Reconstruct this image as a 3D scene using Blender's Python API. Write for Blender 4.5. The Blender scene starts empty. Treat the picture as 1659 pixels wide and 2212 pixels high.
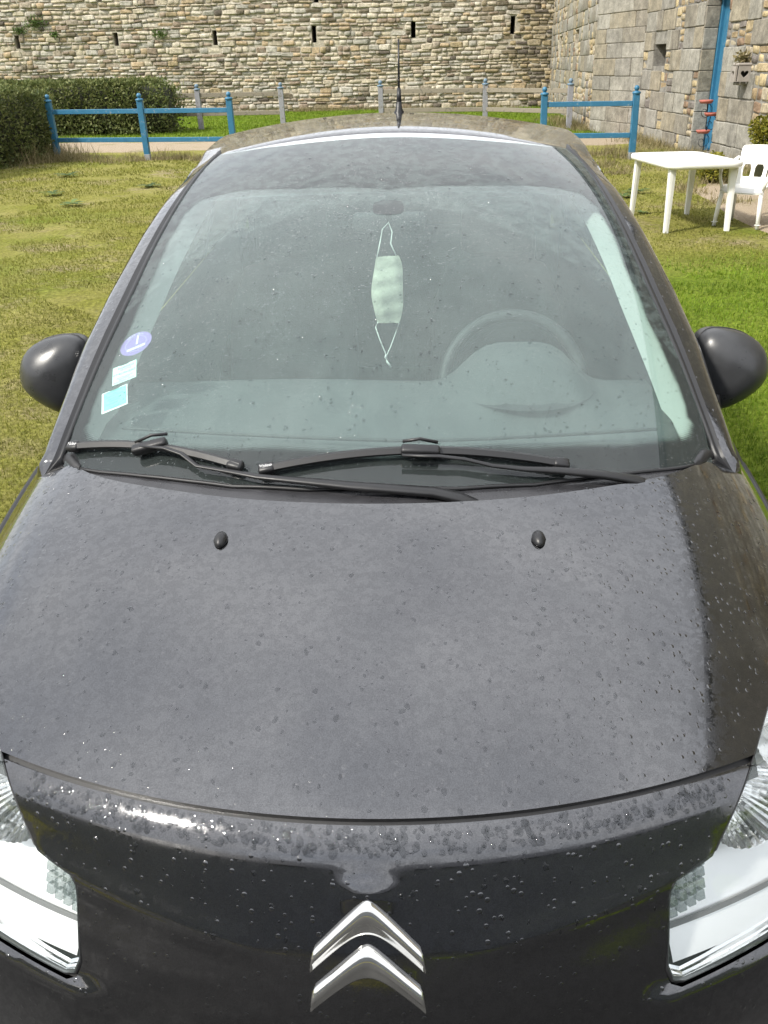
import bpy, bmesh, math, random
import numpy as np
from mathutils import Vector, Matrix
from mathutils.geometry import delaunay_2d_cdt
from math import sin, cos, pi, radians, sqrt, atan2, hypot

random.seed(7); rng = np.random.default_rng(7)
scn = bpy.context.scene
col = scn.collection

# ------------------------------------------------------------------ camera, sky, sun, exposure
cam = bpy.data.cameras.new("camera"); camo = bpy.data.objects.new("camera", cam); col.objects.link(camo)
YAW, PITCH, ROLL = radians(2.6), radians(26.67), radians(1.15)
fw = Vector((-sin(YAW)*cos(PITCH), cos(YAW)*cos(PITCH), -sin(PITCH)))
r0 = Vector((cos(YAW), sin(YAW), 0)); u0 = r0.cross(fw)
RX = r0*cos(ROLL) - u0*sin(ROLL); UX = u0*cos(ROLL) + r0*sin(ROLL)
camo.matrix_world = Matrix(((RX.x, UX.x, -fw.x, 0.086), (RX.y, UX.y, -fw.y, -0.77), (RX.z, UX.z, -fw.z, 1.72), (0, 0, 0, 1)))
cam.sensor_fit = 'VERTICAL'; cam.sensor_height = 36.0; cam.lens = 36.0*1923/2212
cam.clip_start = 0.02; cam.clip_end = 600
scn.camera = camo

SUN_EL, SUN_AZ = radians(45), radians(-56)      # azimuth: 0 = behind the camera, negative = to its left
sun_dir = Vector((sin(SUN_AZ)*cos(SUN_EL), -cos(SUN_AZ)*cos(SUN_EL), sin(SUN_EL)))
world = bpy.data.worlds.new("World"); scn.world = world; world.use_nodes = True
wn, wl = world.node_tree.nodes, world.node_tree.links
bg = wn['Background']; bg.inputs['Strength'].default_value = 0.11
sky = wn.new('ShaderNodeTexSky'); sky.sky_type = 'NISHITA'; sky.sun_disc = False
sky.sun_elevation = SUN_EL; sky.sun_rotation = atan2(sun_dir.x, sun_dir.y)
tcw = wn.new('ShaderNodeTexCoord'); mpw = wn.new('ShaderNodeMapping'); mpw.inputs['Scale'].default_value = (1, 1, 2.2)
nzw = wn.new('ShaderNodeTexNoise'); nzw.inputs['Scale'].default_value = 2.3; nzw.inputs['Detail'].default_value = 6; nzw.inputs['Roughness'].default_value = .55
crw = wn.new('ShaderNodeValToRGB'); crw.color_ramp.elements[0].position = .30; crw.color_ramp.elements[1].position = .62
crw.color_ramp.elements[0].color = (.62, .62, .62, 1); crw.color_ramp.elements[1].color = (.97, .97, .97, 1)
mxw = wn.new('ShaderNodeMix'); mxw.data_type = 'RGBA'
# overcast vault: paler towards the zenith, as under a real cloud layer
sxw = wn.new('ShaderNodeSeparateXYZ'); mrw = wn.new('ShaderNodeMapRange'); mrw.inputs[1].default_value = 0; mrw.inputs[2].default_value = 1; mrw.inputs[3].default_value = .52; mrw.inputs[4].default_value = 1.0
cxw = wn.new('ShaderNodeMix'); cxw.data_type = 'RGBA'; cxw.blend_type = 'MULTIPLY'; cxw.inputs['Factor'].default_value = 1; cxw.inputs['A'].default_value = (13.3, 13.5, 13.9, 1)
wl.new(tcw.outputs['Generated'], sxw.inputs[0]); wl.new(sxw.outputs[2], mrw.inputs[0]); wl.new(mrw.outputs[0], cxw.inputs['B']); wl.new(cxw.outputs['Result'], mxw.inputs['B'])
wl.new(tcw.outputs['Generated'], mpw.inputs['Vector']); wl.new(mpw.outputs[0], nzw.inputs['Vector'])
wl.new(nzw.outputs['Fac'], crw.inputs['Fac']); wl.new(crw.outputs['Color'], mxw.inputs['Factor'])
wl.new(sky.outputs['Color'], mxw.inputs['A']); wl.new(mxw.outputs['Result'], bg.inputs['Color'])

sl = bpy.data.lights.new("sun", 'SUN'); sl.energy = 3.6; sl.angle = radians(5.0); sl.color = (1, .95, .86)
so = bpy.data.objects.new("sun", sl); col.objects.link(so)
so.rotation_euler = (-sun_dir).to_track_quat('-Z', 'Y').to_euler(); so.location = (-6, -8, 12)

scn.view_settings.view_transform = 'Standard'; scn.view_settings.look = 'None'
scn.view_settings.gamma = 1; scn.view_settings.use_curve_mapping = False
scn.view_settings.exposure = 0.62
scn.render.engine = 'CYCLES'
scn.cycles.max_bounces = 6; scn.cycles.diffuse_bounces = 2; scn.cycles.transparent_max_bounces = 14; scn.cycles.glossy_bounces = 4
scn.cycles.use_adaptive_sampling = True; scn.cycles.adaptive_threshold = .02
scn.cycles.caustics_reflective = False; scn.cycles.caustics_refractive = False

# ------------------------------------------------------------------ helpers
def tag(o, label=None, cat=None, group=None, kind=None):
    if label: o['label'] = label
    if cat: o['category'] = cat
    if group: o['group'] = group
    if kind: o['kind'] = kind
    return o

def empty(name, loc=(0, 0, 0), rz=0, parent=None):
    o = bpy.data.objects.new(name, None); col.objects.link(o); o.location = loc; o.rotation_euler = (0, 0, rz)
    o.empty_display_size = .1
    if parent: o.parent = parent
    return o

def link(name, me, m, parent=None):
    if m and not me.materials: me.materials.append(m)
    o = bpy.data.objects.new(name, me); col.objects.link(o)
    if parent: o.parent = parent
    return o

def mesh(name, v, f, m, parent=None, smooth=False, normals=None):
    me = bpy.data.meshes.new(name); me.from_pydata([tuple(p) for p in v], [], [tuple(int(i) for i in q) for q in f]); me.update()
    if smooth or normals is not None: me.polygons.foreach_set('use_smooth', [True]*len(me.polygons))
    if normals is not None: me.normals_split_custom_set_from_vertices([tuple(n) for n in normals])
    return link(name, me, m, parent)

def bmobj(name, bm, m, parent=None, smooth=False):
    me = bpy.data.meshes.new(name); bmesh.ops.recalc_face_normals(bm, faces=bm.faces); bm.to_mesh(me); bm.free()
    if smooth: me.polygons.foreach_set('use_smooth', [True]*len(me.polygons))
    return link(name, me, m, parent)

def bbox(bm, c, s, bev=0, seg=1, rot=None):
    r = bmesh.ops.create_cube(bm, size=1)['verts']
    for v in r: v.co = Vector((v.co.x*s[0], v.co.y*s[1], v.co.z*s[2]))
    if bev > 0:
        es = list({e for v in r for e in v.link_edges})
        g = bmesh.ops.bevel(bm, geom=es, offset=bev, segments=seg, affect='EDGES', profile=.5)
        r = list({v for f in g['faces'] for v in f.verts} | {v for v in r if v.is_valid})
    M = Matrix.Translation(c) @ (rot.to_4x4() if rot else Matrix())
    for v in r: v.co = M @ v.co
    return r

def box(name, c, s, m, parent=None, bev=0, seg=1, rot=None, smooth=False):
    bm = bmesh.new(); bbox(bm, Vector(c), s, bev, seg, rot)
    return bmobj(name, bm, m, parent, smooth)

def grid_faces(nu, nv, closed_u=False):
    f = []
    for i in range(nu if closed_u else nu-1):
        for j in range(nv-1):
            a = i*nv+j; b = ((i+1) % nu)*nv+j
            f.append((a, b, b+1, a+1))
    return f

def loft(name, secs, m, parent=None, closed=False, caps=False, smooth=True):
    """secs: list of sections, each a list of points; closed = each section is a ring"""
    ns, n = len(secs), len(secs[0]); v = [Vector(p) for s in secs for p in s]; f = []
    for i in range(ns-1):
        for j in range(n if closed else n-1):
            k = (j+1) % n
            f.append((i*n+j, i*n+k, (i+1)*n+k, (i+1)*n+j))
    if caps and closed: f += [tuple(range(n))[::-1], tuple((ns-1)*n+j for j in range(n))]
    return mesh(name, v, f, m, parent, smooth)

def tube(name, pts, rad, m, parent=None, n=8, flat=1.0, up=None, smooth=True, caps=True):
    pts = [Vector(p) for p in pts]; secs = []
    for i, p in enumerate(pts):
        t = (pts[min(i+1, len(pts)-1)] - pts[max(i-1, 0)]).normalized()
        ref = Vector(up) if up else (Vector((0, 0, 1)) if abs(t.z) < .95 else Vector((1, 0, 0)))
        a = t.cross(ref).normalized(); b = a.cross(t)
        r = rad[i] if isinstance(rad, (list, tuple)) else rad
        secs.append([p + a*(r*cos(2*pi*k/n)) + b*(r*flat*sin(2*pi*k/n)) for k in range(n)])
    return loft(name, secs, m, parent, True, caps, smooth)

def lathe(name, prof, m, parent=None, n=20, origin=(0, 0, 0), rot=None, smooth=True):
    secs = []
    o = Vector(origin)
    for k in range(n):
        a = 2*pi*k/n
        s = [Vector((r*cos(a), r*sin(a), z)) for r, z in prof]
        if rot: s = [rot @ p for p in s]
        secs.append([o+p for p in s])
    v = [p for s in secs for p in s]
    return mesh(name, v, grid_faces(n, len(prof), True), m, parent, smooth)

def inpoly(x, y, poly):
    poly = np.asarray(poly); c = np.zeros(len(x), bool); j = len(poly)-1
    for i in range(len(poly)):
        xi, yi = poly[i]; xj, yj = poly[j]
        c ^= ((yi > y) != (yj > y)) & (x < (xj-xi)*(y-yi)/(yj-yi+1e-15)+xi); j = i
    return c

def segdist(x, y, poly):
    d = np.full(len(x), 9e9); n = len(poly)
    for i in range(n):
        ax, ay = poly[i]; bx_, by_ = poly[(i+1) % n]; dx, dy = bx_-ax, by_-ay; L = dx*dx+dy*dy+1e-15
        t = np.clip(((x-ax)*dx+(y-ay)*dy)/L, 0, 1); d = np.minimum(d, np.hypot(x-ax-t*dx, y-ay-t*dy))
    return d

def densify(poly, r):
    out = []
    for i in range(len(poly)):
        a, b = np.array(poly[i], float), np.array(poly[(i+1) % len(poly)], float)
        n = max(1, int(np.hypot(*(b-a))/r+.5))
        for k in range(n): out.append(tuple(a+(b-a)*k/n))
    return out

def panel(name, f, nrm, poly, res, m, parent=None, flange=.012, holes=(), off=0.0, inner=None):
    """surface f(u,v) over a polygon, with exact normals, folded inwards along its edge; inner = thickness of a closed shell"""
    loops = [densify(poly, res)] + [densify(h, res) for h in holes]
    allp = [p for L in loops for p in L]; edges = []; b = 0
    for L in loops:
        edges += [(b+i, b+(i+1) % len(L)) for i in range(len(L))]; b += len(L)
    a = np.array(poly); gx, gy = np.meshgrid(np.arange(a[:, 0].min(), a[:, 0].max(), res), np.arange(a[:, 1].min(), a[:, 1].max(), res))
    gx, gy = gx.ravel(), gy.ravel(); k = inpoly(gx, gy, loops[0]) & (segdist(gx, gy, loops[0]) > res*.45)
    for L in loops[1:]: k &= ~inpoly(gx, gy, L) & (segdist(gx, gy, L) > res*.45)
    allp += list(zip(gx[k], gy[k]))
    vs, es, fs, ov, oe, of = delaunay_2d_cdt([Vector((float(p[0]), float(p[1]))) for p in allp], edges, [], 1, 1e-6)
    vs2 = np.array([(p[0], p[1]) for p in vs])
    cen = np.array([vs2[list(t)].mean(0) for t in fs]); keep = inpoly(cen[:, 0], cen[:, 1], loops[0])
    for L in loops[1:]: keep &= ~inpoly(cen[:, 0], cen[:, 1], L)
    fs = [t for t, q in zip(fs, keep) if q]
    v = []; n = []
    for p in vs2:
        N = nrm(p[0], p[1]); q = np.array(f(p[0], p[1])) + N*off; v.append(q); n.append(N)
    # orient faces along the normals
    out = []
    for t in fs:
        A, B, C_ = (v[i] for i in t[:3]); s = np.dot(np.cross(B-A, C_-A), n[t[0]])
        out.append(tuple(t) if s > 0 else tuple(t)[::-1])
    nb = len(v)
    if inner:
        v += [v[i] - n[i]*inner for i in range(nb)]; n += [-n[i] for i in range(nb)]
        out += [tuple(i+nb for i in t[::-1]) for t in out[:]]
        flange = inner
    if flange:
        from collections import Counter
        cnt = Counter(); direc = {}
        for t in out[:len(fs)]:
            for i in range(len(t)):
                e = (t[i], t[(i+1) % len(t)]); kk = tuple(sorted(e)); cnt[kk] += 1; direc[kk] = e
        for kk, c in cnt.items():
            if c == 1:
                a_, b_ = direc[kk]; base = len(v)
                e1 = np.array(v[b_])-np.array(v[a_]); fn = np.cross(e1, n[a_]); fn = fn/(np.linalg.norm(fn)+1e-12)
                v += [v[a_], v[b_], v[b_]-n[b_]*flange, v[a_]-n[a_]*flange]; n += [fn]*4
                out.append((base+1, base, base+3, base+2))
    return mesh(name, v, out, m, parent, True, n)

def numnorm(f, e=1.5e-3):
    def g(u, v):
        a = np.array(f(u+e, v))-np.array(f(u-e, v)); b = np.array(f(u, v+e))-np.array(f(u, v-e)); n = np.cross(a, b)
        return n/(np.linalg.norm(n)+1e-15)
    return g

def text(name, s, size, m, parent, M, align='CENTER', depth=0.0, shear=0, sx=1.0):
    c = bpy.data.curves.new(name, 'FONT'); c.body = s; c.size = size; c.align_x = align; c.align_y = 'CENTER'; c.extrude = depth; c.shear = shear
    c.resolution_u = 2; c.fill_mode = 'FRONT' if depth == 0 else 'BOTH'
    t = bpy.data.objects.new(name, c); col.objects.link(t); bpy.context.view_layer.update()
    me = bpy.data.meshes.new_from_object(t); bpy.data.objects.remove(t); bpy.data.curves.remove(c)
    me.transform(M @ Matrix.Diagonal((sx, 1, 1, 1))); me.materials.clear()
    return link(name, me, m, parent)

def frame(o, ex, ey):
    ex = Vector(ex).normalized(); ez = ex.cross(Vector(ey)).normalized(); ey = ez.cross(ex); o = Vector(o)
    return Matrix(((ex.x, ey.x, ez.x, o.x), (ex.y, ey.y, ez.y, o.y), (ex.z, ey.z, ez.z, o.z), (0, 0, 0, 1)))

def copy_tree(o, parent=None):
    c = o.copy(); col.objects.link(c); c.parent = parent
    for ch in list(o.children): copy_tree(ch, c)
    return c

def soup(name, V, T, m, parent=None, smooth=False):
    """numpy vertex array + (n,3|4) face array"""
    V = np.ascontiguousarray(V, np.float32); T = np.ascontiguousarray(T, np.int32); k = T.shape[1]
    me = bpy.data.meshes.new(name); me.vertices.add(len(V)); me.vertices.foreach_set('co', V.ravel())
    me.loops.add(T.size); me.loops.foreach_set('vertex_index', T.ravel())
    me.polygons.add(len(T)); me.polygons.foreach_set('loop_start', np.arange(0, T.size, k, dtype=np.int32)); me.polygons.foreach_set('loop_total', np.full(len(T), k, np.int32))
    if smooth: me.polygons.foreach_set('use_smooth', np.ones(len(T), bool))
    me.update(calc_edges=True)
    return link(name, me, m, parent)

# ------------------------------------------------------------------ materials
class NT:
    def __init__(s, name):
        s.m = bpy.data.materials.new(name); s.m.use_nodes = True; s.n = s.m.node_tree.nodes; s.l = s.m.node_tree.links
        s.b = s.n['Principled BSDF']; s.out = s.n['Material Output']
    def node(s, t, **k):
        n = s.n.new('ShaderNode'+t)
        for a, b in k.items():
            if a.startswith('i_'): n.inputs[a[2:].replace('_', ' ')].default_value = b
            else: setattr(n, a, b)
        return n
    def link(s, a, b): s.l.new(a, b)
    def noise(s, scale, detail=4, rough=.5, vec=None, dist=0):
        n = s.node('TexNoise'); n.inputs['Scale'].default_value = scale; n.inputs['Detail'].default_value = detail; n.inputs['Roughness'].default_value = rough; n.inputs['Distortion'].default_value = dist
        if vec is not None: s.link(vec, n.inputs['Vector'])
        return n.outputs['Fac']
    def pos(s): return s.node('NewGeometry').outputs['Position']
    def obj(s): return s.node('TexCoord').outputs['Object']
    def ramp(s, fac, stops, interp='LINEAR'):
        r = s.node('ValToRGB'); e = r.color_ramp.elements; r.color_ramp.interpolation = interp
        while len(e) < len(stops): e.new(.5)
        for i, (p, c) in enumerate(stops): e[i].position = p; e[i].color = (*c, 1) if len(c) == 3 else c
        s.link(fac, r.inputs['Fac']); return r.outputs['Color']
    def math(s, op, a, b=0.0, clamp=False):
        n = s.node('Math', operation=op, use_clamp=clamp)
        for i, x in enumerate((a, b)):
            if hasattr(x, 'is_output'): s.link(x, n.inputs[i])
            else: n.inputs[i].default_value = x
        return n.outputs[0]
    def mix(s, fac, a, b, blend='MIX'):
        n = s.node('Mix', data_type='RGBA', blend_type=blend)
        for k, x in (('Factor', fac), ('A', a), ('B', b)):
            if hasattr(x, 'is_output'): s.link(x, n.inputs[k])
            else: n.inputs[k].default_value = x if k == 'Factor' else (*x, 1)
        return n.outputs['Result']
    def bump(s, h, strength=.3, dist=.01):
        n = s.node('Bump'); n.inputs['Strength'].default_value = strength; n.inputs['Distance'].default_value = dist
        s.link(h, n.inputs['Height']); return n.outputs['Normal']
    def maprange(s, v, a, b, c=0.0, d=1.0):
        n = s.node('MapRange'); s.link(v, n.inputs[0])
        for i, x in enumerate((a, b, c, d)): n.inputs[i+1].default_value = x
        return n.outputs[0]

def simple(name, c, rough=.6, metal=0, spec=.5, bump=0, bscale=200, var=0, vscale=5):
    t = NT(name); t.b.inputs['Base Color'].default_value = (*c, 1); t.b.inputs['Roughness'].default_value = rough; t.b.inputs['Metallic'].default_value = metal
    t.b.inputs['Specular IOR Level'].default_value = spec
    if var:
        n = t.noise(vscale, 5, .6, t.obj()); f = t.maprange(n, .3, .7, 1-var, 1+var)
        t.link(t.mix(1.0, c, f, 'MULTIPLY'), t.b.inputs['Base Color'])
        t.link(t.maprange(n, .3, .7, rough*.8, min(1, rough*1.25)), t.b.inputs['Roughness'])
    if bump: t.link(t.bump(t.noise(bscale, 3, .6, t.obj()), bump, .002), t.b.inputs['Normal'])
    return t.m

def wet_height(t, co, scale, share, size=.42):
    """height of round water beads: a random share of the cells of a cellular texture carries one"""
    v = t.node('TexVoronoi', feature='F1'); v.inputs['Scale'].default_value = scale; v.inputs['Randomness'].default_value = .95
    t.link(co, v.inputs['Vector'])
    sep = t.node('SeparateColor'); t.link(v.outputs['Color'], sep.inputs[0])
    on = t.math('LESS_THAN', sep.outputs[0], share)
    rad = t.math('MULTIPLY', t.math('ADD', sep.outputs[1], .45), size*.75)
    q = t.math('DIVIDE', v.outputs['Distance'], rad)
    h = t.math('SUBTRACT', 1.0, t.math('MULTIPLY', q, q), True)
    return t.math('MULTIPLY', t.math('MULTIPLY', t.math('POWER', h, .6), on), rad)

def paint():
    t = NT('dark_grey_wet_paint'); co = t.obj()
    flake = t.noise(700, 1, .5, co)
    film = t.noise(60, 10, .76, co, .4); fm = t.maprange(film, .488, .512, 0, 1)
    c = t.mix(t.maprange(flake, .35, .65), (.086, .086, .089), (.128, .128, .132))
    t.link(c, t.b.inputs['Base Color']); t.b.inputs['Metallic'].default_value = 1.0
    t.link(t.maprange(fm, 0, 1, .07, .14), t.b.inputs['Roughness'])
    t.link(t.maprange(fm, 0, 1, 1.0, .66), t.b.inputs['Coat Weight']); t.b.inputs['Coat IOR'].default_value = 1.5
    t.link(t.maprange(fm, 0, 1, .01, .06), t.b.inputs['Coat Roughness'])
    h = t.math('ADD', wet_height(t, co, 110, .22), t.math('MULTIPLY', fm, .003))
    nb = t.bump(h, .35, .004)
    t.link(nb, t.b.inputs['Coat Normal']); t.link(nb, t.b.inputs['Normal'])
    return t.m

def clear(name, tint, rough=.0, haze=0.0, drops=False, f0=.043):
    """clear pane or lens: see-through with a Fresnel mirror on each face"""
    t = NT(name); g = t.node('NewGeometry')
    d = t.node('VectorMath', operation='DOT_PRODUCT'); t.link(g.outputs['Incoming'], d.inputs[0])
    co = t.obj(); nrm = None
    if drops:
        nrm = t.bump(wet_height(t, co, 190, .22), .6, .004)
        t.link(nrm, d.inputs[1])
    else: t.link(g.outputs['Normal'], d.inputs[1])
    om = t.math('SUBTRACT', 1.0, t.math('ABSOLUTE', d.outputs['Value']), True)
    fr = t.math('ADD', f0, t.math('MULTIPLY', t.math('POWER', om, 5.0), 1-f0), True)
    tr = t.node('BsdfTransparent'); tr.inputs[0].default_value = (*tint, 1)
    gl = t.node('BsdfGlossy'); gl.inputs['Roughness'].default_value = rough; gl.inputs['Color'].default_value = (1, 1, 1, 1)
    if nrm is not None: t.link(nrm, gl.inputs['Normal'])
    mx = t.node('MixShader'); t.link(fr, mx.inputs[0]); t.link(tr.outputs[0], mx.inputs[1]); t.link(gl.outputs[0], mx.inputs[2])
    last = mx.outputs[0]
    if haze:  # haze put into the colour: a pale diffuse film brightens the pane
        di = t.node('BsdfDiffuse'); di.inputs[0].default_value = (.50, .64, .61, 1)
        m2 = t.node('MixShader'); film = t.noise(16, 8, .66, co, .4)
        streak = t.node('Mapping'); streak.inputs['Scale'].default_value = (26, 3, 3); t.link(co, streak.inputs['Vector'])
        st = t.noise(1.0, 5, .6, streak.outputs[0])
        fac = t.math('ADD', t.maprange(film, .42, .58, haze*.88, haze*1.06), t.maprange(st, .5, .75, 0, haze*.25))
        if drops:       # beyond the arc of the wiper the water stands as a mottled film
            vd = t.node('VectorMath', operation='DISTANCE'); cmb = t.node('CombineXYZ'); sp_ = t.node('SeparateXYZ'); t.link(co, sp_.inputs[0])
            t.link(sp_.outputs[0], cmb.inputs[0]); t.link(sp_.outputs[1], cmb.inputs[1]); t.link(cmb.outputs[0], vd.inputs[0]); vd.inputs[1].default_value = (-.05, .85, 0)
            un = t.maprange(vd.outputs['Value'], .832, .840); mot = t.maprange(t.noise(30, 9, .72, co, .5), .47, .53, .0, .05)
            fac = t.math('ADD', fac, t.math('MULTIPLY', un, t.math('ADD', mot, .004)))
        t.link(fac, m2.inputs[0]); t.link(last, m2.inputs[1]); t.link(di.outputs[0], m2.inputs[2]); last = m2.outputs[0]
    t.link(last, t.out.inputs['Surface'])
    return t.m

def frit_mat():
    t = NT('black_ceramic_frit'); a = t.node('Attribute', attribute_name='edge')
    t.b.inputs['Base Color'].default_value = (.012, .012, .013, 1); t.b.inputs['Roughness'].default_value = .6; t.b.inputs['Specular IOR Level'].default_value = .05
    v = t.node('TexVoronoi'); v.inputs['Scale'].default_value = 420; v.inputs['Randomness'].default_value = 0; t.link(t.obj(), v.inputs['Vector'])
    on = t.math('GREATER_THAN', t.math('MULTIPLY', a.outputs['Fac'], .95), v.outputs['Distance'])
    tr = t.node('BsdfTransparent'); mx = t.node('MixShader'); t.link(on, mx.inputs[0]); t.link(tr.outputs[0], mx.inputs[1]); t.link(t.b.outputs[0], mx.inputs[2])
    t.link(mx.outputs[0], t.out.inputs['Surface']); return t.m

def stone_mat(name, pal, nscale=9, gran=0.0, lich=.25, rough=.9, bs=.5):
    """each stone takes its own colour from the palette; grain, lichen and relief on top"""
    t = NT(name); oi = t.node('ObjectInfo').outputs['Random']; ri = t.node('NewGeometry').outputs['Random Per Island']
    r = t.math('FRACT', t.math('ADD', t.math('MULTIPLY', oi, 7.31), ri)); p = t.pos()
    n = len(pal); c = t.ramp(r, [(i/n, q) for i, q in enumerate(pal)], 'CONSTANT')
    n1 = t.noise(nscale, 6, .65, p); n2 = t.noise(nscale*5, 5, .7, p); n3 = t.noise(1.1, 4, .6, p)
    c = t.mix(1.0, c, t.maprange(n1, .3, .7, .62, 1.35), 'MULTIPLY')
    c = t.mix(1.0, c, t.maprange(n2, .3, .7, .75, 1.22), 'MULTIPLY')
    c = t.mix(t.maprange(t.noise(3.3, 7, .75, p), .56, .68, 0, lich), c, (.50, .49, .44))
    c = t.mix(t.maprange(n3, .5, .75, 0, .4), c, (.10, .095, .075))
    if gran:
        s = t.noise(140, 2, .5, p); c = t.mix(t.maprange(s, .62, .68, 0, gran), c, (.06, .06, .06)); c = t.mix(t.maprange(s, .36, .30, 0, gran), c, (.62, .6, .56))
    t.link(c, t.b.inputs['Base Color']); t.b.inputs['Roughness'].default_value = rough; t.b.inputs['Specular IOR Level'].default_value = .2
    t.link(t.bump(t.math('ADD', n1, t.math('MULTIPLY', n2, .4)), bs, .05), t.b.inputs['Normal'])
    return t.m

def leaf_mat(name, a, b, c_, trans=.25):
    t = NT(name); r = t.node('NewGeometry').outputs['Random Per Island']; p = t.pos()
    c = t.ramp(r, [(0, a), (.5, b), (1, c_)]); c = t.mix(1.0, c, t.maprange(t.noise(1.7, 3, .5, p), .3, .7, .7, 1.3), 'MULTIPLY')
    t.link(c, t.b.inputs['Base Color']); t.b.inputs['Roughness'].default_value = .6; t.b.inputs['Specular IOR Level'].default_value = .25
    tl = t.node('BsdfTranslucent'); t.link(c, tl.inputs[0]); mx = t.node('MixShader'); mx.inputs[0].default_value = trans
    t.link(t.b.outputs[0], mx.inputs[1]); t.link(tl.outputs[0], mx.inputs[2]); t.link(mx.outputs[0], t.out.inputs['Surface'])
    return t.m

def ground_mat():
    t = NT('mossy_lawn'); p = t.pos(); sx = t.node('SeparateXYZ'); t.link(p, sx.inputs[0])
    big = t.noise(.33, 5, .6, p); mid = t.noise(1.4, 6, .65, p); fine = t.noise(26, 7, .75, p); spk = t.noise(120, 3, .6, p)
    side = t.maprange(t.math('ADD', sx.outputs[0], t.math('MULTIPLY', big, 2.2)), .6, 2.6)     # the lawn is lusher on the driver's side
    near = t.maprange(sx.outputs[1], 9, 6.5); far = t.maprange(sx.outputs[1], 24.5, 25.5)
    lush = t.math('MAXIMUM', t.math('MULTIPLY', side, near), far)
    moss = t.mix(t.maprange(mid, .38, .62), (.205, .205, .040), (.265, .245, .078))
    green = t.mix(t.maprange(mid, .4, .6), (.125, .180, .018), (.18, .235, .028))
    c = t.mix(t.maprange(t.math('ADD', big, t.math('MULTIPLY', lush, .5)), .52, .78), moss, green)
    bare = t.math('MULTIPLY', t.maprange(t.math('ADD', t.noise(.8, 7, .7, p), t.math('MULTIPLY', lush, -.2)), .53, .63), .75)
    c = t.mix(bare, c, t.mix(t.maprange(fine, .35, .65), (.20, .155, .085), (.36, .30, .19)))
    c = t.mix(1.0, c, t.maprange(fine, .32, .68, .42, 1.55), 'MULTIPLY')
    c = t.mix(t.maprange(spk, .66, .72, 0, .6), c, (.55, .48, .33))
    t.link(c, t.b.inputs['Base Color']); t.b.inputs['Roughness'].default_value = 1; t.b.inputs['Specular IOR Level'].default_value = .1
    t.link(t.bump(t.math('ADD', fine, t.math('MULTIPLY', mid, 2.0)), .9, .05), t.b.inputs['Normal'])
    return t.m

def gravel_mat():
    t = NT('pinkish_gravel'); p = t.pos(); v = t.node('TexVoronoi'); v.inputs['Scale'].default_value = 45; t.link(p, v.inputs['Vector'])
    c = t.ramp(t.noise(60, 4, .7, p), [(.3, (.19, .145, .10)), (.5, (.31, .25, .18)), (.7, (.46, .40, .31))])
    c = t.mix(t.maprange(t.noise(.9, 5, .6, p), .55, .65, 0, .7), c, (.14, .14, .04))
    t.link(c, t.b.inputs['Base Color']); t.b.inputs['Roughness'].default_value = 1; t.b.inputs['Specular IOR Level'].default_value = .1
    t.link(t.bump(v.outputs['Distance'], .6, .02), t.b.inputs['Normal']); return t.m

def worn_paint(name, c, chip, rough=.5, amt=.0):
    t = NT(name); p = t.obj(); n = t.noise(9, 7, .7, p); n2 = t.noise(60, 4, .6, p)
    k = t.mix(1.0, c, t.maprange(n, .3, .7, .85, 1.15), 'MULTIPLY'); k = t.mix(t.maprange(t.math('ADD', n, t.math('MULTIPLY', n2, .35)), .80-amt, .88-amt), k, chip)
    t.link(k, t.b.inputs['Base Color']); t.b.inputs['Roughness'].default_value = rough; t.link(t.bump(n2, .15, .004), t.b.inputs['Normal']); return t.m

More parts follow.
